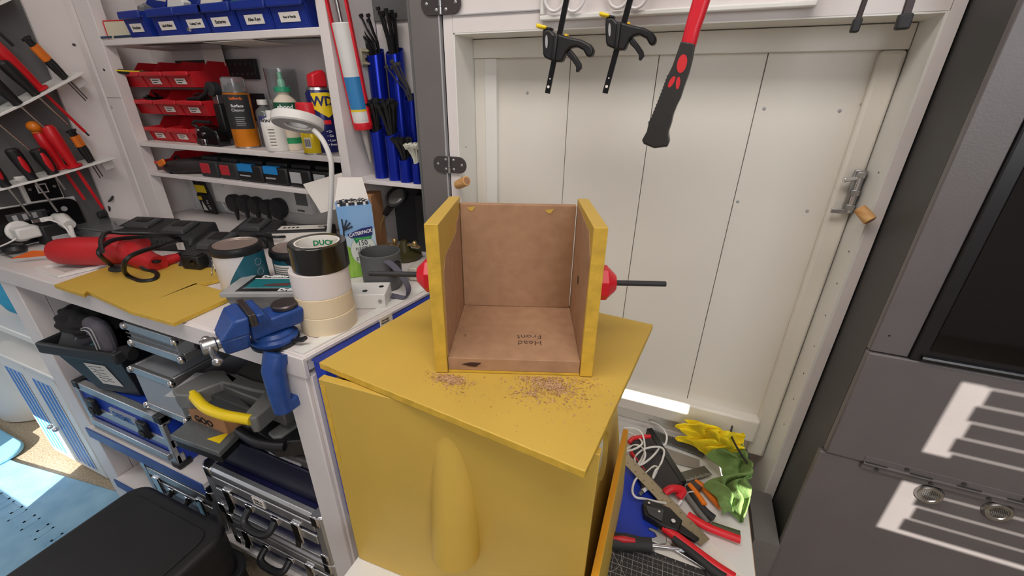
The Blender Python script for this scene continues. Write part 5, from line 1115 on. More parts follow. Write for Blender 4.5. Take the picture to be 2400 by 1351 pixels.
# rug and mat
rg = [aZ(-60, 1060, .004), aZ(40, 1085, .004), aZ(238, 1143, .004)]
o = B().prism([(-3.3, .30), (rg[1].x, rg[1].y), (rg[2].x, rg[2].y), (-1.30, .50), (-1.30, -1.2), (-3.3, -1.2)], (.0005, .008))('blue_rug', RUGM, bevel=.002); tag(o, 'pale blue rug with an embossed key border on the floor', 'rug')
for yy0 in (.26, -.02):
    for k in range(16):
        x0 = -2.7+.085*k
        for (a, b, c, d) in ((0, .06, 0, .006), (0, .006, 0, .05), (0, .06, .044, .05), (.054, .06, .018, .05), (.02, .06, .018, .024)):
            B().box(x0+a, x0+b, yy0+c-.03, yy0+d-.03, .008, .0090)('key_relief', RUGM, o)
c = aZ(20, 1065, .02); o = B().prism(rrect(-2.9, -2.28, .06, .43, .07, 8), (.0085, .028))('bath_mat', M('mat_blue', (128, 188, 222), .8, bump=.3), bevel=.006); o.location.z = .0; tag(o, 'light blue mat with a rounded corner at the left edge', 'mat')
# ================================================================ the yellow robot-dog style body
KT = .975
body = thing('yellow_cabinet_body', 'yellow painted box body with a round-ended tube on its front', 'box', (0, 0, 0))
Lf, Rf = aZ(745, 888, KT-.012), aZ(1405, 1066, KT-.012); Rf.x += .001
fd = V((Rf.x-Lf.x, Rf.y-Lf.y, 0)); fn = V((fd.y, -fd.x, 0)).normalized()     # outward (towards the viewer)
T = frame((Lf.x, Lf.y, TZ), fd, (0, 0, 1)); FW = fd.length; KH = KT-.0125-TZ
fp = B().box(0, FW, 0, .012, .001, KH)('front_panel', YEL, body, bevel=.0012); fp.matrix_local = T
B().box(.002, .010, -.0006, .0, .25, KH-.01)('paint_run', YELEDGE, fp, bevel=.0003)
lp = B().box(0, .012, .0122, .33, .001, KH-.02)('left_panel', YEL, body, bevel=.001); lp.matrix_local = T
bp = B().box(.0, FW-.03, .331, .343, .001, KH-.004)('rear_panel', YEL, body, bevel=.001); bp.matrix_local = T
ip = B().box(.02, FW-.06, .02, .32, .001, .012)('base_panel', MDF, body); ip.matrix_local = T
# sloping right panel with the round opening
nS = 48; cy, cz, rr = .585, .198, .046
def rectring(x_of_z):
    out = []
    for j in range(nS):
        a = 2*math.pi*j/nS; c, s = math.cos(a), math.sin(a)
        y0, y1, z0, z1 = .388, .735, .001, KH-.05
        tx = ((y1-cy) if c > 0 else (cy-y0))/max(1e-6, abs(c)); tz = ((z1-cz) if s > 0 else (cz-z0))/max(1e-6, abs(s)); t_ = min(tx, tz)
        out.append((cy+c*t_, cz+s*t_))
    for (yc, zc) in ((.388, .001), (.735, .001), (.388, KH-.05), (.735, KH-.05)):
        k = min(range(nS), key=lambda i: (out[i][0]-yc)**2+(out[i][1]-zc)**2); out[k] = (yc, zc)
    return out
rect = rectring(0); circ = [(cy+rr*math.cos(2*math.pi*j/nS), cz+rr*math.sin(2*math.pi*j/nS)) for j in range(nS)]
X = lambda z: -.022-.068*(z/KH)
B().rings([[V((X(z), y, TZ+z)) for y, z in rect], [V((X(z), y, TZ+z)) for y, z in circ], [V((X(z)-.010, y, TZ+z)) for y, z in circ], [V((X(z)-.010, y, TZ+z)) for y, z in rect]], closed=True)('side_panel', YEL, body)
B().lathe([(.036, 0), (.040, 0), (.040, .10), (.036, .10)], 36, closed=True)('white_duct', WPLAS, body).matrix_local = frame((X(cz)-.014, cy, TZ+cz), (0, 1, 0), (-1, 0, 0))
B().hexa([(-.019, .25, TZ+.001), (-.009, .25, TZ+.001), (-.010, .678, TZ+.001), (-.019, .678, TZ+.001), (-.028, .25, .735), (-.017, .25, .735), (-.021, .678, .735), (-.031, .678, .735)])('skirt_board', YELL2, body, bevel=.001)
B().hexa([(-.0275, .252, .7352), (-.0175, .252, .7352), (-.0215, .676, .7352), (-.0305, .676, .7352), (-.0275, .252, .7362), (-.0175, .252, .7362), (-.0215, .676, .7362), (-.0305, .676, .7362)])('skirt_edge', PLYY, body)
# half-buried tube on the front
b0 = aY(1063, 1326, Lf.y-.012); 
inv = T.inverted()
pb = inv @ V((aY(1063, 1318, .335).x, .335, aY(1063, 1318, .335).z)); pt = inv @ aY(1050, 1010, .362)
te0 = V((pb.x-.003, -.012, max(pb.z, .004))); te1 = te0.lerp(V((pt.x-.004, .052, pt.z+.055)), .88)
B().cyl(te0, te1, .0365, n=48)('front_tube', YEL, body, bevel=.0012).matrix_local = T
# ---------------------------------------------------------------- lid board
P = [aZ(747, 850, KT), aZ(1372, 1106, KT), aZ(1531, 761, KT)]
back = V((-.412, .716, KT))
o = B().prism([(p.x, p.y) for p in P+[back]], (KT-.0115, KT))('yellow_lid_board', YEL, bevel=.0012); tag(o, 'yellow painted board lying skewed on top of the box body', 'board')
o.data.materials.append(YELEDGE)
for f in o.data.polygons:
    if abs(f.normal.z) < .5: f.material_index = 1
# ---------------------------------------------------------------- open head box
HZ = KT+.0008
hl, hr_ = aZ(1022, 871, HZ), aZ(1387, 882, HZ)
HT = frame(hl, hr_-hl, (0, 0, 1)); HW = (hr_-hl).length; t_ = .0175; HD = .178; HH = .220
head = thing('head_box', 'open brown MDF box with yellow edges standing on the yellow lid', 'box', HT)
B().box(t_+.0006, HW-t_-.0006, .001, HD-.001, .0032, .0235)('floor_panel', MDF, head, bevel=.0008)
B().box(t_+.0006, HW-t_-.0006, .0, HD-.002, .0, .003)('painted_underside', YELEDGE, head)
B().box(t_+.0015, HW-t_-.0025, HD-.014, HD-.001, .024, .205)('back_panel', MDF, head, bevel=.0006)
for x0, in_ in ((0, t_), (HW-t_, HW-t_)):
    sd = B().hexa([(x0, -.002, 0), (x0+t_, -.002, 0), (x0+t_, HD, 0), (x0, HD, 0), (x0, -.002, HH), (x0+t_, -.002, HH), (x0+t_, HD, HH-.006), (x0, HD, HH-.006)])('side_panel', YEL, head, bevel=.0008)
    B().box(x0+.0005, x0+t_-.0005, -.0026, -.0018, .001, HH-.001)('edge_face', YELEDGE, sd)
    B().box(x0+.0005, x0+t_-.0005, 0, HD-.001, HH-.0045, HH-.0)('top_edge', YELEDGE, sd) if False else None
    xf = in_ if x0 == 0 else HW-t_
    pts = [(.006, .024), (HD-.015, .024), (HD-.015, .196), (HD-.05, .185), (HD-.06, .172), (.03, .168), (.012, .150), (.008, .08)] if x0 == 0 else [(.004, .024), (HD-.015, .024), (HD-.015, .208), (.03, .205), (.004, .18)]
    B().prism(pts, (-.0004, .0008) if x0 == 0 else (-.0008, .0004), frame((xf, 0, 0), (0, 1, 0), (1, 0, 0)))('bare_inside', MDF, sd)
B().box(HW-t_-.0016, HW-t_-.0008, .085, .094, .105, .116)('bolt_hole', BLKTRIM, head)
for (a, b) in ((.03, .2), (.155, .198)): B().prism([(a, b), (a+.014, b+.002), (a+.008, b-.006), (a+.003, b-.004)], .0006, frame((0, HD-.0142, 0), (1, 0, 0), (0, -1, 0)))('paint_dab', YEL, head)
B().prism([(.038, .0135), (.05, .017), (.066, .0165), (.058, .0095), (.048, .0105)], .0006, frame((0, .001, 0), (1, 0, 0), (0, -1, 0)))('chipped_knot', M('knot', (62, 36, 26), .9), head)
text('Head\nFront', .0175, frame((HW*.60, .055, .0238), (-1, -.05, 0), (0, 0, 1)), M('pencil', (70, 52, 46), .8), head, name='pencil_note', bold=-.01, depth=.0001)
text('L', .010, frame((.034, .062, .0238), (-1, 0, 0), (0, 0, 1)), M('pencil'), head, name='pencil_note', depth=.0001)
for s_, x0, yk, zk, nm in ((-1, 0, .092, .112, 'red faceted knob with black rod on the left cheek of the head box'), (1, HW, .092, .106, 'red faceted knob with black rod on the right cheek of the head box')):
    oc = lambda r, z: [(r*math.cos(math.pi/8+math.pi/4*j), r*math.sin(math.pi/8+math.pi/4*j), z) for j in range(8)]
    k_ = B().rings([oc(.027, 0), oc(.027, .024), oc(.013, .038)])('knob', M('red_gloss', (222, 26, 44), .35), head, bevel=.0008); k_.matrix_local = frame((x0+s_*.0006, yk, zk), (0, 1, 0), (s_, 0, 0)); k_['label'] = nm
    B().cyl((0, 0, .0375), (.0, .0, .114), .0042, n=14)('rod', BLACKM, k_, bevel=.0006)
# ---------------------------------------------------------------- sawdust
rn = random.Random(21)
bmx = bmesh.new()
def flake(p, s):
    a = rn.uniform(0, 6.28); u = V((math.cos(a), math.sin(a), rn.uniform(-.3, .3)))*s; v2 = V((-math.sin(a), math.cos(a), rn.uniform(-.3, .5)))*s*rn.uniform(.3, .7)
    q = [p+u, p+v2, p-u, p-v2+V((0, 0, s*.6))]; q = [bmx.verts.new(V((k.x, k.y, max(k.z, p.z-s*.2)))) for k in q]
    for f in ((0, 1, 2), (0, 2, 3), (0, 3, 1), (1, 3, 2)): bmx.faces.new([q[i] for i in f])
def cluster(px, n, sx, sy, s0=.0008, s1=.0022, z=KT):
    c = aZ(*px, z)
    for _ in range(n):
        r_ = abs(rn.gauss(0, 1)); a = rn.uniform(0, 6.28); p = V((c.x+r_*sx*math.cos(a), c.y+r_*sy*math.sin(a), z+.0006))
        if z == KT:
            for k in range(6):
                l = HT.inverted() @ p
                if -.004 < l.x < HW+.004 and l.y > -.004: p.x += .004*.4; p.y -= .009
        flake(p, rn.uniform(s0, s1))
cluster((1055, 890), 700, .016, .008); cluster((1290, 905), 1100, .028, .016); cluster((1240, 925), 160, .03, .018); cluster((1380, 900), 60, .035, .025)
cluster((1330, 960), 160, .045, .03, .0005, .0011); cluster((1080, 920), 140, .04, .02, .0005, .0011); cluster((1100, 760), 90, .012, .012, .0005, .0012, HZ+.0236); cluster((1075, 770), 60, .008, .014, .0005, .0012, HZ+.0236)
cluster((1218, 797), 26, .006, .003, .0006, .0014, HZ+.0236); cluster((1120, 790), 14, .006, .003, .0006, .0012, HZ+.0236); cluster((1062, 808), 8, .004, .003, .001, .002, HZ+.0236); cluster((1290, 818), 8, .01, .004, .0006, .0012, HZ+.0236); cluster((1310, 715), 5, .004, .004, .001, .002, HZ+.0236)
me = bpy.data.meshes.new('sawdust'); bmx.to_mesh(me); bmx.free(); me.materials.append(M('sawdust', (214, 174, 130), .9, rgb2=(160, 118, 84), vs=400))
sd = bpy.data.objects.new('sawdust', me); C.objects.link(sd); tag(sd, 'brown sawdust scattered on the yellow lid and in the head box', 'sawdust', kind='stuff')
# ================================================================ clamps and hammer hanging before the header
def cpx(pts, ox=1240., oy=0., k=3.752, dx=0, dy=0): return [(ox+(x+dx)/k, oy+(y+dy)/k) for x, y in pts]
def flat(name, pts, Y, th, mat, parent, bevel=.002, seg=2, z=0):
    P = [aY(x, y, Y) for x, y in pts]
    return B().prism([(p.x, p.z) for p in P], (-th/2+z, th/2+z), frame((0, Y, 0), (1, 0, 0), (0, -1, 0)))(name, mat, parent, bevel=bevel, seg=seg)
def clamp(dx, dy, bar, Y, label):
    o = thing('bar_clamp', label, 'clamp', (0, 0, 0), 'black quick bar clamps')
    f = lambda p: cpx(p, dx=dx, dy=dy)
    flat('body', f([(130, 262), (198, 262), (232, 302), (262, 302), (300, 310), (375, 332), (470, 352), (545, 392), (576, 440), (568, 490), (535, 512), (512, 495), (485, 445), (425, 415), (375, 425), (340, 455), (318, 500), (300, 548), (245, 548), (215, 540), (185, 528), (145, 510), (133, 480), (128, 350)]), Y, .017, BLACK, o, .003)
    flat('spine', f([(232, 300), (275, 302), (245, 548), (205, 540)]), Y, .024, BLACK, o, .003)
    flat('trigger', f([(338, 455), (372, 440), (420, 502), (458, 560), (464, 600), (432, 640), (416, 632), (420, 592), (382, 535), (340, 492)]), Y, .011, BLACK, o, .002)
    flat('pad', f([(82, 210), (172, 236), (160, 264), (76, 250)]), Y, .022, YELP, o, .002)
    flat('pad_clip', f([(160, 238), (208, 248), (200, 268), (158, 264)]), Y, .016, BLACK, o, .001)
    flat('release_tab', f([(318, 298), (346, 302), (342, 328), (314, 322)]), Y, .010, M('tab_yellow', (226, 182, 24), .4), o, .001)
    flat('slot', f(ell(168, 372, 11, 58, 20)), Y, .0176, LGREY, o, 0)
    (x0, y0), (x1, y1) = bar
    a, b = aY(x0, y0, Y), aY(x1, y1, Y); d = (a-b).normalized(); a = b+d*.34
    T_ = frame(b, d, (0, -1, 0))
    br = B().box(0, .34, -.0042, .0042, -.002, .002)('bar', M('bar_black', (18, 18, 20), .3, metal=.3), o, bevel=.0006); br.matrix_local = T_
    for u in (.010, .022): B().cyl((u, 0, .002), (u, 0, .0024), .0022 if u < .02 else .0011, n=12)('hole', LBL, br)
clamp(0, 0, ((1328, 0), (1283, 219)), .73, 'black bar clamp with yellow pad hanging at the left')
clamp(549, -103, ((1477, 0), (1418, 219)), .73, 'black bar clamp with yellow pad hanging beside the hammer')
def barend(p0, p1, q, w_, Y, label):
    a, b = aY(*p0, Y), aY(*p1, Y); d = (a-b).normalized(); o = thing('clamp_bar_end', label, 'clamp', frame(b, d, (0, -1, 0)), 'clamp bars at the top right')
    B().box(.012, .30, -w_*.62, w_*.62, -.0025, .0025)('bar', M('bar_brown', (52, 40, 40), .35, metal=.4), o, bevel=.0006)
    B().box(0, .016, -w_, w_, -.005, .005)('rubber_foot', BLACKM, o, bevel=.002)
barend((2027, 0), (2000, 77), 0, .0046, .74, 'dark clamp bar end with a narrow rubber foot, top right')
barend((2134, 0), (2112, 70), 0, .0068, .70, 'dark clamp bar end with a wider rubber foot, near the right post')
# hammer
HY = .66
hm = thing('club_hammer', 'long-handled hammer with red shaft and ribbed black grip hanging head up', 'hammer', (0, 0, 0))
f = lambda p: cpx(p)
flat('shaft', f([(1440, 0), (1500, -220), (1660, -220), (1595, 0), (1545, 150), (1505, 260), (1455, 450), (1325, 430), (1392, 170)]), HY, .024, M('hammer_red', (214, 26, 44), .38), hm, .006, 3)
R_ = [(1462, 398), (1440, 520), (1410, 640), (1370, 750), (1335, 860), (1300, 930), (1272, 1000), (1254, 1080), (1230, 1150), (1228, 1180), (1236, 1240), (1226, 1272), (1110, 1288), (1010, 1245), (1003, 1225), (1045, 1150), (1058, 1090)]
L_ = []
for i in range(14):        # ribbed back of the grip
    u = i/13; x = 1062+(1220-1062)*u**.9; y = 1060-(1060-665)*u
    L_ += [(x-5, y+8), (x+9, y-4)]
L_ += [(1268, 582), (1310, 460), (1338, 374)]
GR = M('grip_black', (40, 39, 38), .42, var=.15, bump=.2, bs=90)
flat('grip', f(R_+L_), HY, .031, GR, hm, .0035, 3)
for (cx_, cy_, rx, ry, a) in ((1345, 560, 42, 84, 14), (1254, 720, 20, 56, 30), (1310, 730, 18, 55, 8)):
    e = [(cx_+p[0]*math.cos(math.radians(a))-p[1]*math.sin(math.radians(a)), cy_+p[0]*math.sin(math.radians(a))+p[1]*math.cos(math.radians(a))) for p in ell(0, 0, rx, ry, 24)]
    flat('red_inlay', f(e), HY-.0152, .001, M('inlay_red', (206, 44, 48), .4), hm, 0)
b_ = aY(*cpx([(1500, -220)])[0], HY); t2_ = aY(*cpx([(1660, -220)])[0], HY)
mx = (b_+t2_)/2; B().box(mx.x-.055, mx.x+.055, HY-.022, HY+.022, mx.z-.005, mx.z+.045)('hammer_head', DSTEEL, hm, bevel=.006)
flat('butt_edge', f([(1012, 1250), (1110, 1290), (1224, 1276), (1220, 1284), (1108, 1298), (1016, 1260)]), HY, .026, MGREY, hm, .001)
# pale plastic hook loops
for i, (qa, qb, lb_) in enumerate((((1301, -16), (1346, -16), 'pair of clear plastic loops behind the left clamp bar'), ((1452, -26), (1494, -26), 'pair of clear plastic loops behind the second clamp bar'))):
    o = thing('hook_loops', lb_, 'hook', (0, 0, 0), 'clear plastic hooks on the moulded board')
    for q in (qa, qb):
        c = aY(*q, .812); B().tube([(c.x+.019*math.cos(2*math.pi*j/28), .812, c.z+.026*math.sin(2*math.pi*j/28)) for j in range(28)], .0028, 8, True)('loop', M('clear_white', (226, 222, 222), .3), o)
    B().box(aY(*qa, .81).x-.01, aY(*qb, .81).x+.01, .814, .8215, aY(*qa, .81).z+.026, aY(*qa, .81).z+.045)('mount', WPLAS, o, bevel=.002)
# ================================================================ tools on the low shelf
S = TZ+.0006
def pz(x, y, z=S): return aZ(x, y, z)
def slab(name, pxs, z0, z1, mat, parent=None, bevel=.0006):
    P = [aZ(x, y, z1) for x, y in pxs]; return B().prism([(p.x, p.y) for p in P], (z0, z1))(name, mat, parent, bevel=bevel)
# cutting mat
e0, e1 = pz(1486, 1288), pz(1664, 1350)
mt_ = thing('cutting_mat', 'dark grey gridded cutting mat at the front of the low shelf', 'mat', frame(e0, e1-e0, (0, 0, 1)))
B().box(-.10, .22, -.30, .008, 0, .0016)('mat_sheet', M('mat_grey', (52, 50, 50), .7), mt_)
GL = M('grid_ink', (176, 172, 168), .6)
g = B(); stp_ = (e1-e0).length/7.6
for i in range(-4, 10):
    g.box(i*stp_-.0003, i*stp_+.0003, -.298, -.006, .0016, .0018)
for j in range(0, 14): g.box(-.098, .218, -.006-j*stp_-.0003, -.006-j*stp_+.0003, .0016, .0018)
g('major_grid', GL, mt_)
g = B()
for i in range(-4, 10):
    for k in range(60): g.box((i+.5)*stp_-.0002, (i+.5)*stp_+.0002, -.006-k*.0048-.003, -.006-k*.0048, .0016, .0018)
for j in range(0, 13):
    for k in range(64): g.box(-.098+k*.0048, -.095+k*.0048, -.006-(j+.5)*stp_-.0002, -.006-(j+.5)*stp_+.0002, .0016, .0018)
g('minor_grid', GL, mt_)
g = B()
for i in range(0, 80): g.box(-.09+i*stp_/8, -.09+i*stp_/8+.0003, -.006, -.006+(.006 if i % 4 == 0 else .0035), .0016, .0018)
g('edge_scale', GL, mt_)
for i in range(-1, 7): text(str(abs(i-4)+5), .005, UP((i*stp_+.004, .003, .0018)), GL, mt_, depth=.0001)
B().box(0, .16, -.0003, .0003, .0018, .002)('diagonal', GL, mt_).matrix_local = rz((-.055, .0, 0), -52)
B().tube([(-.055+.035*math.cos(a), -.03+.035*math.sin(a), .0018) for a in [-1.4+.16*i for i in range(14)]], .0003, 4)('arc', GL, mt_)
tag(slab('white_paper', [(1534, 1222), (1600, 1232), (1660, 1262), (1742, 1351), (1660, 1340), (1534, 1294)], S+.0018, S+.0026, LBL), 'sheet of white paper under the wire stripper', 'paper')
tag(slab('blue_folder', [(1452, 1080), (1486, 1082), (1545, 1180), (1541, 1266), (1430, 1254)], S+.0027, S+.008, BLUEF, bevel=.001), 'bright blue plastic folder beside the yellow body', 'folder')
# black zip pouch with red binding
o = thing('black_pouch', 'flat black pouch with red binding under the white cable', 'pouch', (0, 0, 0))
slab('pouch', [(1476, 1030), (1530, 1024), (1602, 1132), (1560, 1152), (1505, 1140)], S+.009, S+.022, M('pouch_black', (52, 48, 50), .75, bump=.3), o, .004)
B().tube(spline([aZ(1474, 1038, S+.024), aZ(1486, 1028, S+.024), aZ(1524, 1024, S+.022)]), .0055, 8)('binding', REDP, o); B().tube([aZ(1478, 1060, S+.018), aZ(1512, 1106, S+.018)], .0045, 8)('binding', REDP, o)
B().tube(spline([aZ(1558, 1156, S+.02), aZ(1575, 1146, S+.028), aZ(1600, 1150, S+.022), aZ(1590, 1168, S+.014)]), .008, 10)('wrist_loop', REDP, o)
# black straight-edge and grey squares
o = thing('bevel_square', 'black-edged steel square lying against the back of the shelf', 'square', (0, 0, 0))
def bar(p0, p1, w_, z0, z1, mat, name, par):
    a, b = aZ(*p0, z1), aZ(*p1, z1); d = (b-a); L = d.length; q = B().box(0, L, -w_/2, w_/2, z0-z1, 0)(name, mat, par, bevel=.0006); q.matrix_local = frame(a, d, (0, 0, 1)); return q, L
bar((1522, 1004), (1602, 1128), .014, S+.004, S+.024, BLACK, 'stock', o)
q, L = bar((1528, 1016), (1652, 1062), .030, S+.006, S+.0078, M('square_grey', (112, 112, 110), .4, metal=.5), 'blade', o)
for i in range(30): B().box(L*i/30, L*i/30+.0006, .009, .014, .0, .0003)('tick', TXTW, q)
o = thing('steel_protractor', 'grey steel rule with ticks beside the yellow cloth', 'rule', (0, 0, 0))
q, L = bar((1590, 1122), (1660, 1102), .026, S+.012, S+.0138, M('square_grey'), 'blade', o)
for i in range(24): B().box(L*i/24, L*i/24+.0005, -.0125, -.008 if i % 4 else -.005, .0, .0003)('tick', TXTW, q)
tag(slab('card_strips', [(1580, 1085), (1640, 1100), (1640, 1078), (1560, 1050)], S, S+.004, M('card_taupe', (150, 142, 132), .7)), 'pale brown card strip behind the steel rule', 'card')
# steel ruler
o = thing('steel_ruler', 'long steel ruler lying diagonally across the tools', 'ruler', (0, 0, 0))
r0, r1 = aZ(1464, 1072, S+.034), aZ(1653, 1272, S+.012); d = r1-r0; RL = d.length
RM = M('ruler_steel', (172, 158, 132), .35, metal=.75, var=.1)
q = B().box(0, RL, -.0135, .0135, -.0008, 0)('blade', RM, o, bevel=.0002); q.matrix_local = frame(r0, d, (0, 0, 1))
g = B()
for i in range(int(RL/.002)): g.box(RL-i*.002-.00015, RL-i*.002+.00015, .0135-(.004 if i % 5 == 0 else .002), .0133, 0, .0002)
for i in range(int(RL/.0032)): g.box(RL-i*.0032-.00015, RL-i*.0032+.00015, -.0133, -.0135+(.0045 if i % 4 == 0 else .0022), 0, .0002)
g('scale_marks', TXT, q)
for i in range(1, int(RL/.0127)): text(str(i), .0052, frame((RL-i*.0127, .0062 if i % 2 else -.0055, .0001), (-1, 0, 0), (0, 0, 1)), TXT, q, depth=.0001)
# wire stripper with red handles
o = thing('wire_stripper', 'wire stripper with black head and long red handles', 'wire stripper', (0, 0, 0))
slab('head', [(1506, 1178), (1516, 1170), (1570, 1190), (1600, 1220), (1590, 1244), (1560, 1236), (1510, 1206)], S+.010, S+.026, BLACK, o, .002)
slab('cheek_plate', [(1512, 1184), (1556, 1196), (1552, 1222), (1520, 1204)], S+.0262, S+.029, DGREY, o, .001)
for p in ((1521, 1180), (1545, 1200), (1578, 1222)): c = aZ(*p, S+.029); B().cyl(c-V((0, 0, .002)), c+V((0, 0, .001)), .0042 if p[0] > 1570 else .0025, n=12)('pivot', CHROME, o)
slab('link_plate', [(1570, 1212), (1600, 1232), (1640, 1262), (1630, 1268), (1590, 1246)], S+.012, S+.02, BLACK, o, .001)
def grip(ctr, rads, z, label, mat, par): return B().tube(spline([aZ(x, y, z) for x, y in ctr], 5), [rads[0]+(rads[1]-rads[0])*i/(5*(len(ctr)-1)) for i in range(5*(len(ctr)-1)+1)], 12, flat=.8)(label, mat, par)
grip([(1556, 1236), (1590, 1262), (1640, 1300), (1684, 1332), (1722, 1356)], (.0095, .0095), S+.016, 'handle', M('handle_red', (226, 30, 44), .4), o)
grip([(1578, 1262), (1620, 1294), (1668, 1334), (1700, 1356)], (.0072, .0090), S+.017, 'handle_inlay', BLACKM, o)
grip([(1612, 1208), (1650, 1232), (1690, 1248), (1734, 1264)], (.0085, .0095), S+.014, 'handle', M('handle_red'), o)
grip([(1668, 1228), (1700, 1240), (1734, 1252)], (.0045, .0062), S+.019, 'handle_inlay', M('grip_olive', (70, 76, 48), .6), o)
# pliers
o = thing('orange_pliers', 'pliers with orange and black grips half under the green cloth', 'pliers', (0, 0, 0))
B().tube([aZ(1622, 1134, S+.018), aZ(1640, 1150, S+.018)], [.008, .009], 10)('joint', DSTEEL, o)
grip([(1612, 1140), (1628, 1164), (1650, 1196), (1672, 1216)], (.006, .009), S+.014, 'grip_left', BLACKM, o)
grip([(1616, 1136), (1634, 1158), (1652, 1184)], (.0055, .006), S+.020, 'grip_stripe', ORANGE, o)
grip([(1628, 1130), (1648, 1142), (1662, 1158), (1690, 1190)], (.008, .008), S+.014, 'grip_right', ORANGE, o)
tag(B().tube(spline([pz(1606, 1158, S+.011), pz(1634, 1196, S+.011), pz(1660, 1228, S+.011)]), [.006]*17, 10)('grey_rod', MGREY), 'short grey metal rod beside the orange pliers', 'rod')
o = thing('tweezers', 'thin white-tipped pick lying by the red strap', 'pick', (0, 0, 0)); B().tube(spline([aZ(1626, 1153, S+.025), aZ(1612, 1156, S+.022), aZ(1595, 1178, S+.012)]), .0013, 6)('wire', STEEL, o); B().cyl(aZ(1597, 1174, S+.013), aZ(1588, 1185, S+.011), .003, n=8)('tip', WPLAS, o)
# spanner
o = thing('combination_spanner', 'steel combination spanner lying under the red stripper handle', 'spanner', (0, 0, 0))
a, b = aZ(1534, 1258, S+.009), aZ(1672, 1341, S+.009); d = b-a; L = d.length; Ts = frame(a, d, (0, 0, 1))
q = B().prism([(.016, -.006), (.03, -.005), (L-.012, -.0052), (L-.012, .0052), (.03, .005), (.016, .006)], (-.003, .002))('shank', STEEL, o, bevel=.0015); q.matrix_local = Ts
q = B().prism([(.022, -.009), (.008, -.015), (-.012, -.0135), (-.015, -.010), (-.002, -.006), (.004, 0), (-.001, .0065), (-.013, .009), (-.011, .014), (.008, .014), (.022, .009)], (-.0035, .003), None)('open_jaw', STEEL, o, bevel=.001); q.matrix_local = Ts @ Mx.Rotation(.26, 4, 'Z')
q = B().rings([[(L+r_*math.cos(2*math.pi*j/24), r_*math.sin(2*math.pi*j/24), z) for j in range(24)] for r_, z in ((.0085, -.004), (.0135, -.004), (.014, 0), (.0135, .004), (.0085, .004))], closed=True)('ring_end', STEEL, o); q.matrix_local = Ts
# screwdriver
o = thing('stubby_screwdriver', 'black and red screwdriver on the edge of the cutting mat', 'screwdriver', (0, 0, 0))
B().tube([aZ(1424, 1270, S+.018), aZ(1440, 1270, S+.018), aZ(1470, 1272, S+.018), aZ(1500, 1276, S+.018), aZ(1526, 1279, S+.018)], [.011, .0155, .0155, .0125, .0135], 16)('handle', BLACKM, o)
B().tube([aZ(1438, 1262, S+.030), aZ(1462, 1265, S+.031), aZ(1488, 1268, S+.030)], [.004, .0062, .004], 12)('inlay', REDB, o)
B().cyl(aZ(1524, 1279, S+.017), aZ(1602, 1288, S+.012), .0032, n=12)('shaft', CHROME, o); B().cyl(aZ(1598, 1287, S+.013), aZ(1607, 1288, S+.012), .0042, n=12)('bit', CHROME, o)
# white cable
CBL = [(1525, 988), (1548, 1000), (1562, 1020), (1560, 1040), (1548, 1048), (1532, 1068), (1510, 1086), (1496, 1090), (1504, 1076), (1511, 1052), (1506, 1020), (1490, 1006), (1462, 1004), (1470, 1012), (1495, 1026), (1505, 1040), (1490, 1052), (1466, 1058), (1480, 1046), (1500, 1046), (1512, 1062), (1508, 1080), (1494, 1092), (1488, 1074), (1508, 1054), (1540, 1048), (1556, 1056), (1552, 1080), (1542, 1100), (1530, 1122), (1536, 1104), (1542, 1098), (1532, 1094), (1510, 1112), (1490, 1124), (1482, 1150), (1490, 1166), (1510, 1170), (1545, 1178), (1560, 1180)]
rn = random.Random(2)
tag(B().tube(spline([aZ(x, y, S+.026+.006*math.sin(i*1.3)) for i, (x, y) in enumerate(CBL)], 5), .0024, 8)('white_cable', WPLAS), 'tangled white charging cable on the low shelf', 'cable')
o = thing('usb_plug', 'white USB plug end lying on the blue folder', 'plug', (0, 0, 0)); B().cyl(aZ(1520, 1140, S+.016), aZ(1506, 1152, S+.016), .0055, n=4)('grip', WPLAS, o, bevel=.001); B().cyl(aZ(1506, 1152, S+.016), aZ(1498, 1160, S+.015), .0042, n=4)('metal_plug', STEEL, o)
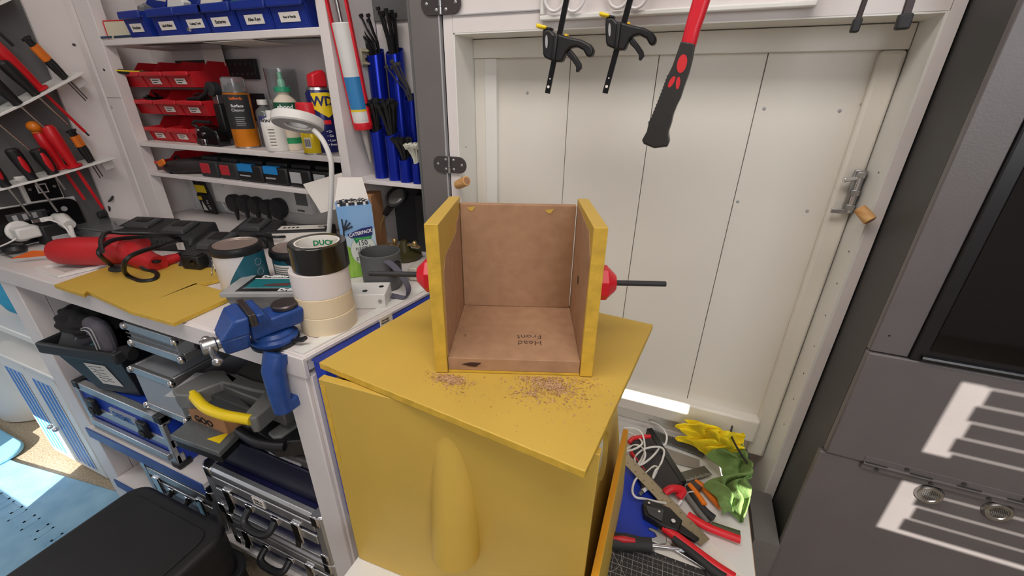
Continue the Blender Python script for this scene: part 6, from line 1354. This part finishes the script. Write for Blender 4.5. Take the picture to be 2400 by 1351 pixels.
# cloths
def cloth(name, mat, corners, label, seed, fold, nx=60, ny=54, edge=.012):
    rn = random.Random(seed); ph = [rn.uniform(0, 6.28) for _ in range(10)]; bm = bmesh.new(); rows = []
    for j in range(ny+1):
        row = []
        for i in range(nx+1):
            u, v = i/nx, j/ny
            p = (corners[0]*(1-u)+corners[1]*u)*(1-v)+(corners[3]*(1-u)+corners[2]*u)*v
            w_ = math.sin(7*u+4*v+ph[0])*.4+math.sin(13*u-6*v+ph[1]+2*math.sin(5*v))*.35+abs(math.sin(6*v-9*u+ph[2]+1.5*math.sin(7*u)))*1.1-abs(math.sin(11*v+7*u+ph[3]))*.5+math.sin(19*u+25*v+ph[8])*.16
            bulge = math.sin(math.pi*u)*math.sin(math.pi*v)
            h = max(0, (w_*.5+.5))*fold*(.35+.9*bulge)+.5*fold*bulge
            q = p+V((edge*math.sin(11*v+ph[4])+.4*edge*math.sin(23*v+ph[5]), -h*.55+edge*.6*math.sin(9*u+ph[6]), h))
            if q.z < S+.004: q.z = S+.004
            if q.y > DY-.026: q.y = DY-.026-.2*(q.y-DY+.026)
            if q.x > .222: q.x = .222-.2*(q.x-.222)
            row.append(bm.verts.new(q))
        rows.append(row)
    for j in range(ny):
        for i in range(nx): bm.faces.new((rows[j][i], rows[j][i+1], rows[j+1][i+1], rows[j+1][i]))
    me = bpy.data.meshes.new(name); bm.to_mesh(me); bm.free(); me.materials.append(mat); me.polygons.foreach_set('use_smooth', [True]*len(me.polygons))
    o = bpy.data.objects.new(name, me); C.objects.link(o); s_ = o.modifiers.new('solid', 'SOLIDIFY'); s_.thickness = .003; s_.offset = 0
    q = o.modifiers.new('sub', 'SUBSURF'); q.levels = 1; q.render_levels = 1
    return tag(o, label, 'cloth')
YC = M('cloth_yellow', (246, 218, 30), .95, var=.1, vs=30, bump=.7, bs=260); GC = M('cloth_green', (126, 156, 92), .95, rgb2=(104, 136, 72), vs=30, bump=.9, bs=240)
cloth('yellow_cloth', YC, [aZ(1592, 1040, S+.03), aZ(1745, 1100, S+.02), aY(1768, 1028, .868), aY(1596, 988, .878)], 'bright yellow microfibre cloth crumpled against the door rail', 3, .034)
cloth('green_cloth', GC, [aZ(1668, 1205, S+.006), aZ(1772, 1222, S+.006), aZ(1800, 1062, S+.07), aZ(1680, 1070, S+.05)], 'green microfibre cloth crumpled in the shelf corner', 8, .045, edge=.016)
tag(B().tube(spline([aZ(1716, 1000, S+.10), aZ(1714, 1022, S+.105), aZ(1735, 1062, S+.11), aZ(1762, 1100, S+.10)]), .0022, 8)('black_lead', BLACK), 'thin black lead looped over the green cloth', 'lead')
# tip of a rusty auger bit in front of the cabinet
a, b = V((.262, .64, .20)), aZ(1806, 1306, .43)
a = V((b.x-.012, b.y-.01, .0))
bb = B(); n = 60; R = []
for i in range(n+1):
    u = i/n; p = a.lerp(b, u); r_ = .0095*(1-.5*max(0, u-.9)*10); tw = u*26
    R.append([p+V((r_*(1 if k % 2 == 0 else .45)*math.cos(tw+k*math.pi/4), r_*(1 if k % 2 == 0 else .45)*math.sin(tw+k*math.pi/4), 0)) for k in range(8)])
tag(bb.rings(R)('auger_bit', M('rusty_copper', (196, 160, 130), .4, metal=.6, var=.3, vs=80)), 'twisted copper-coloured auger bit standing by the grey cabinet', 'auger bit')
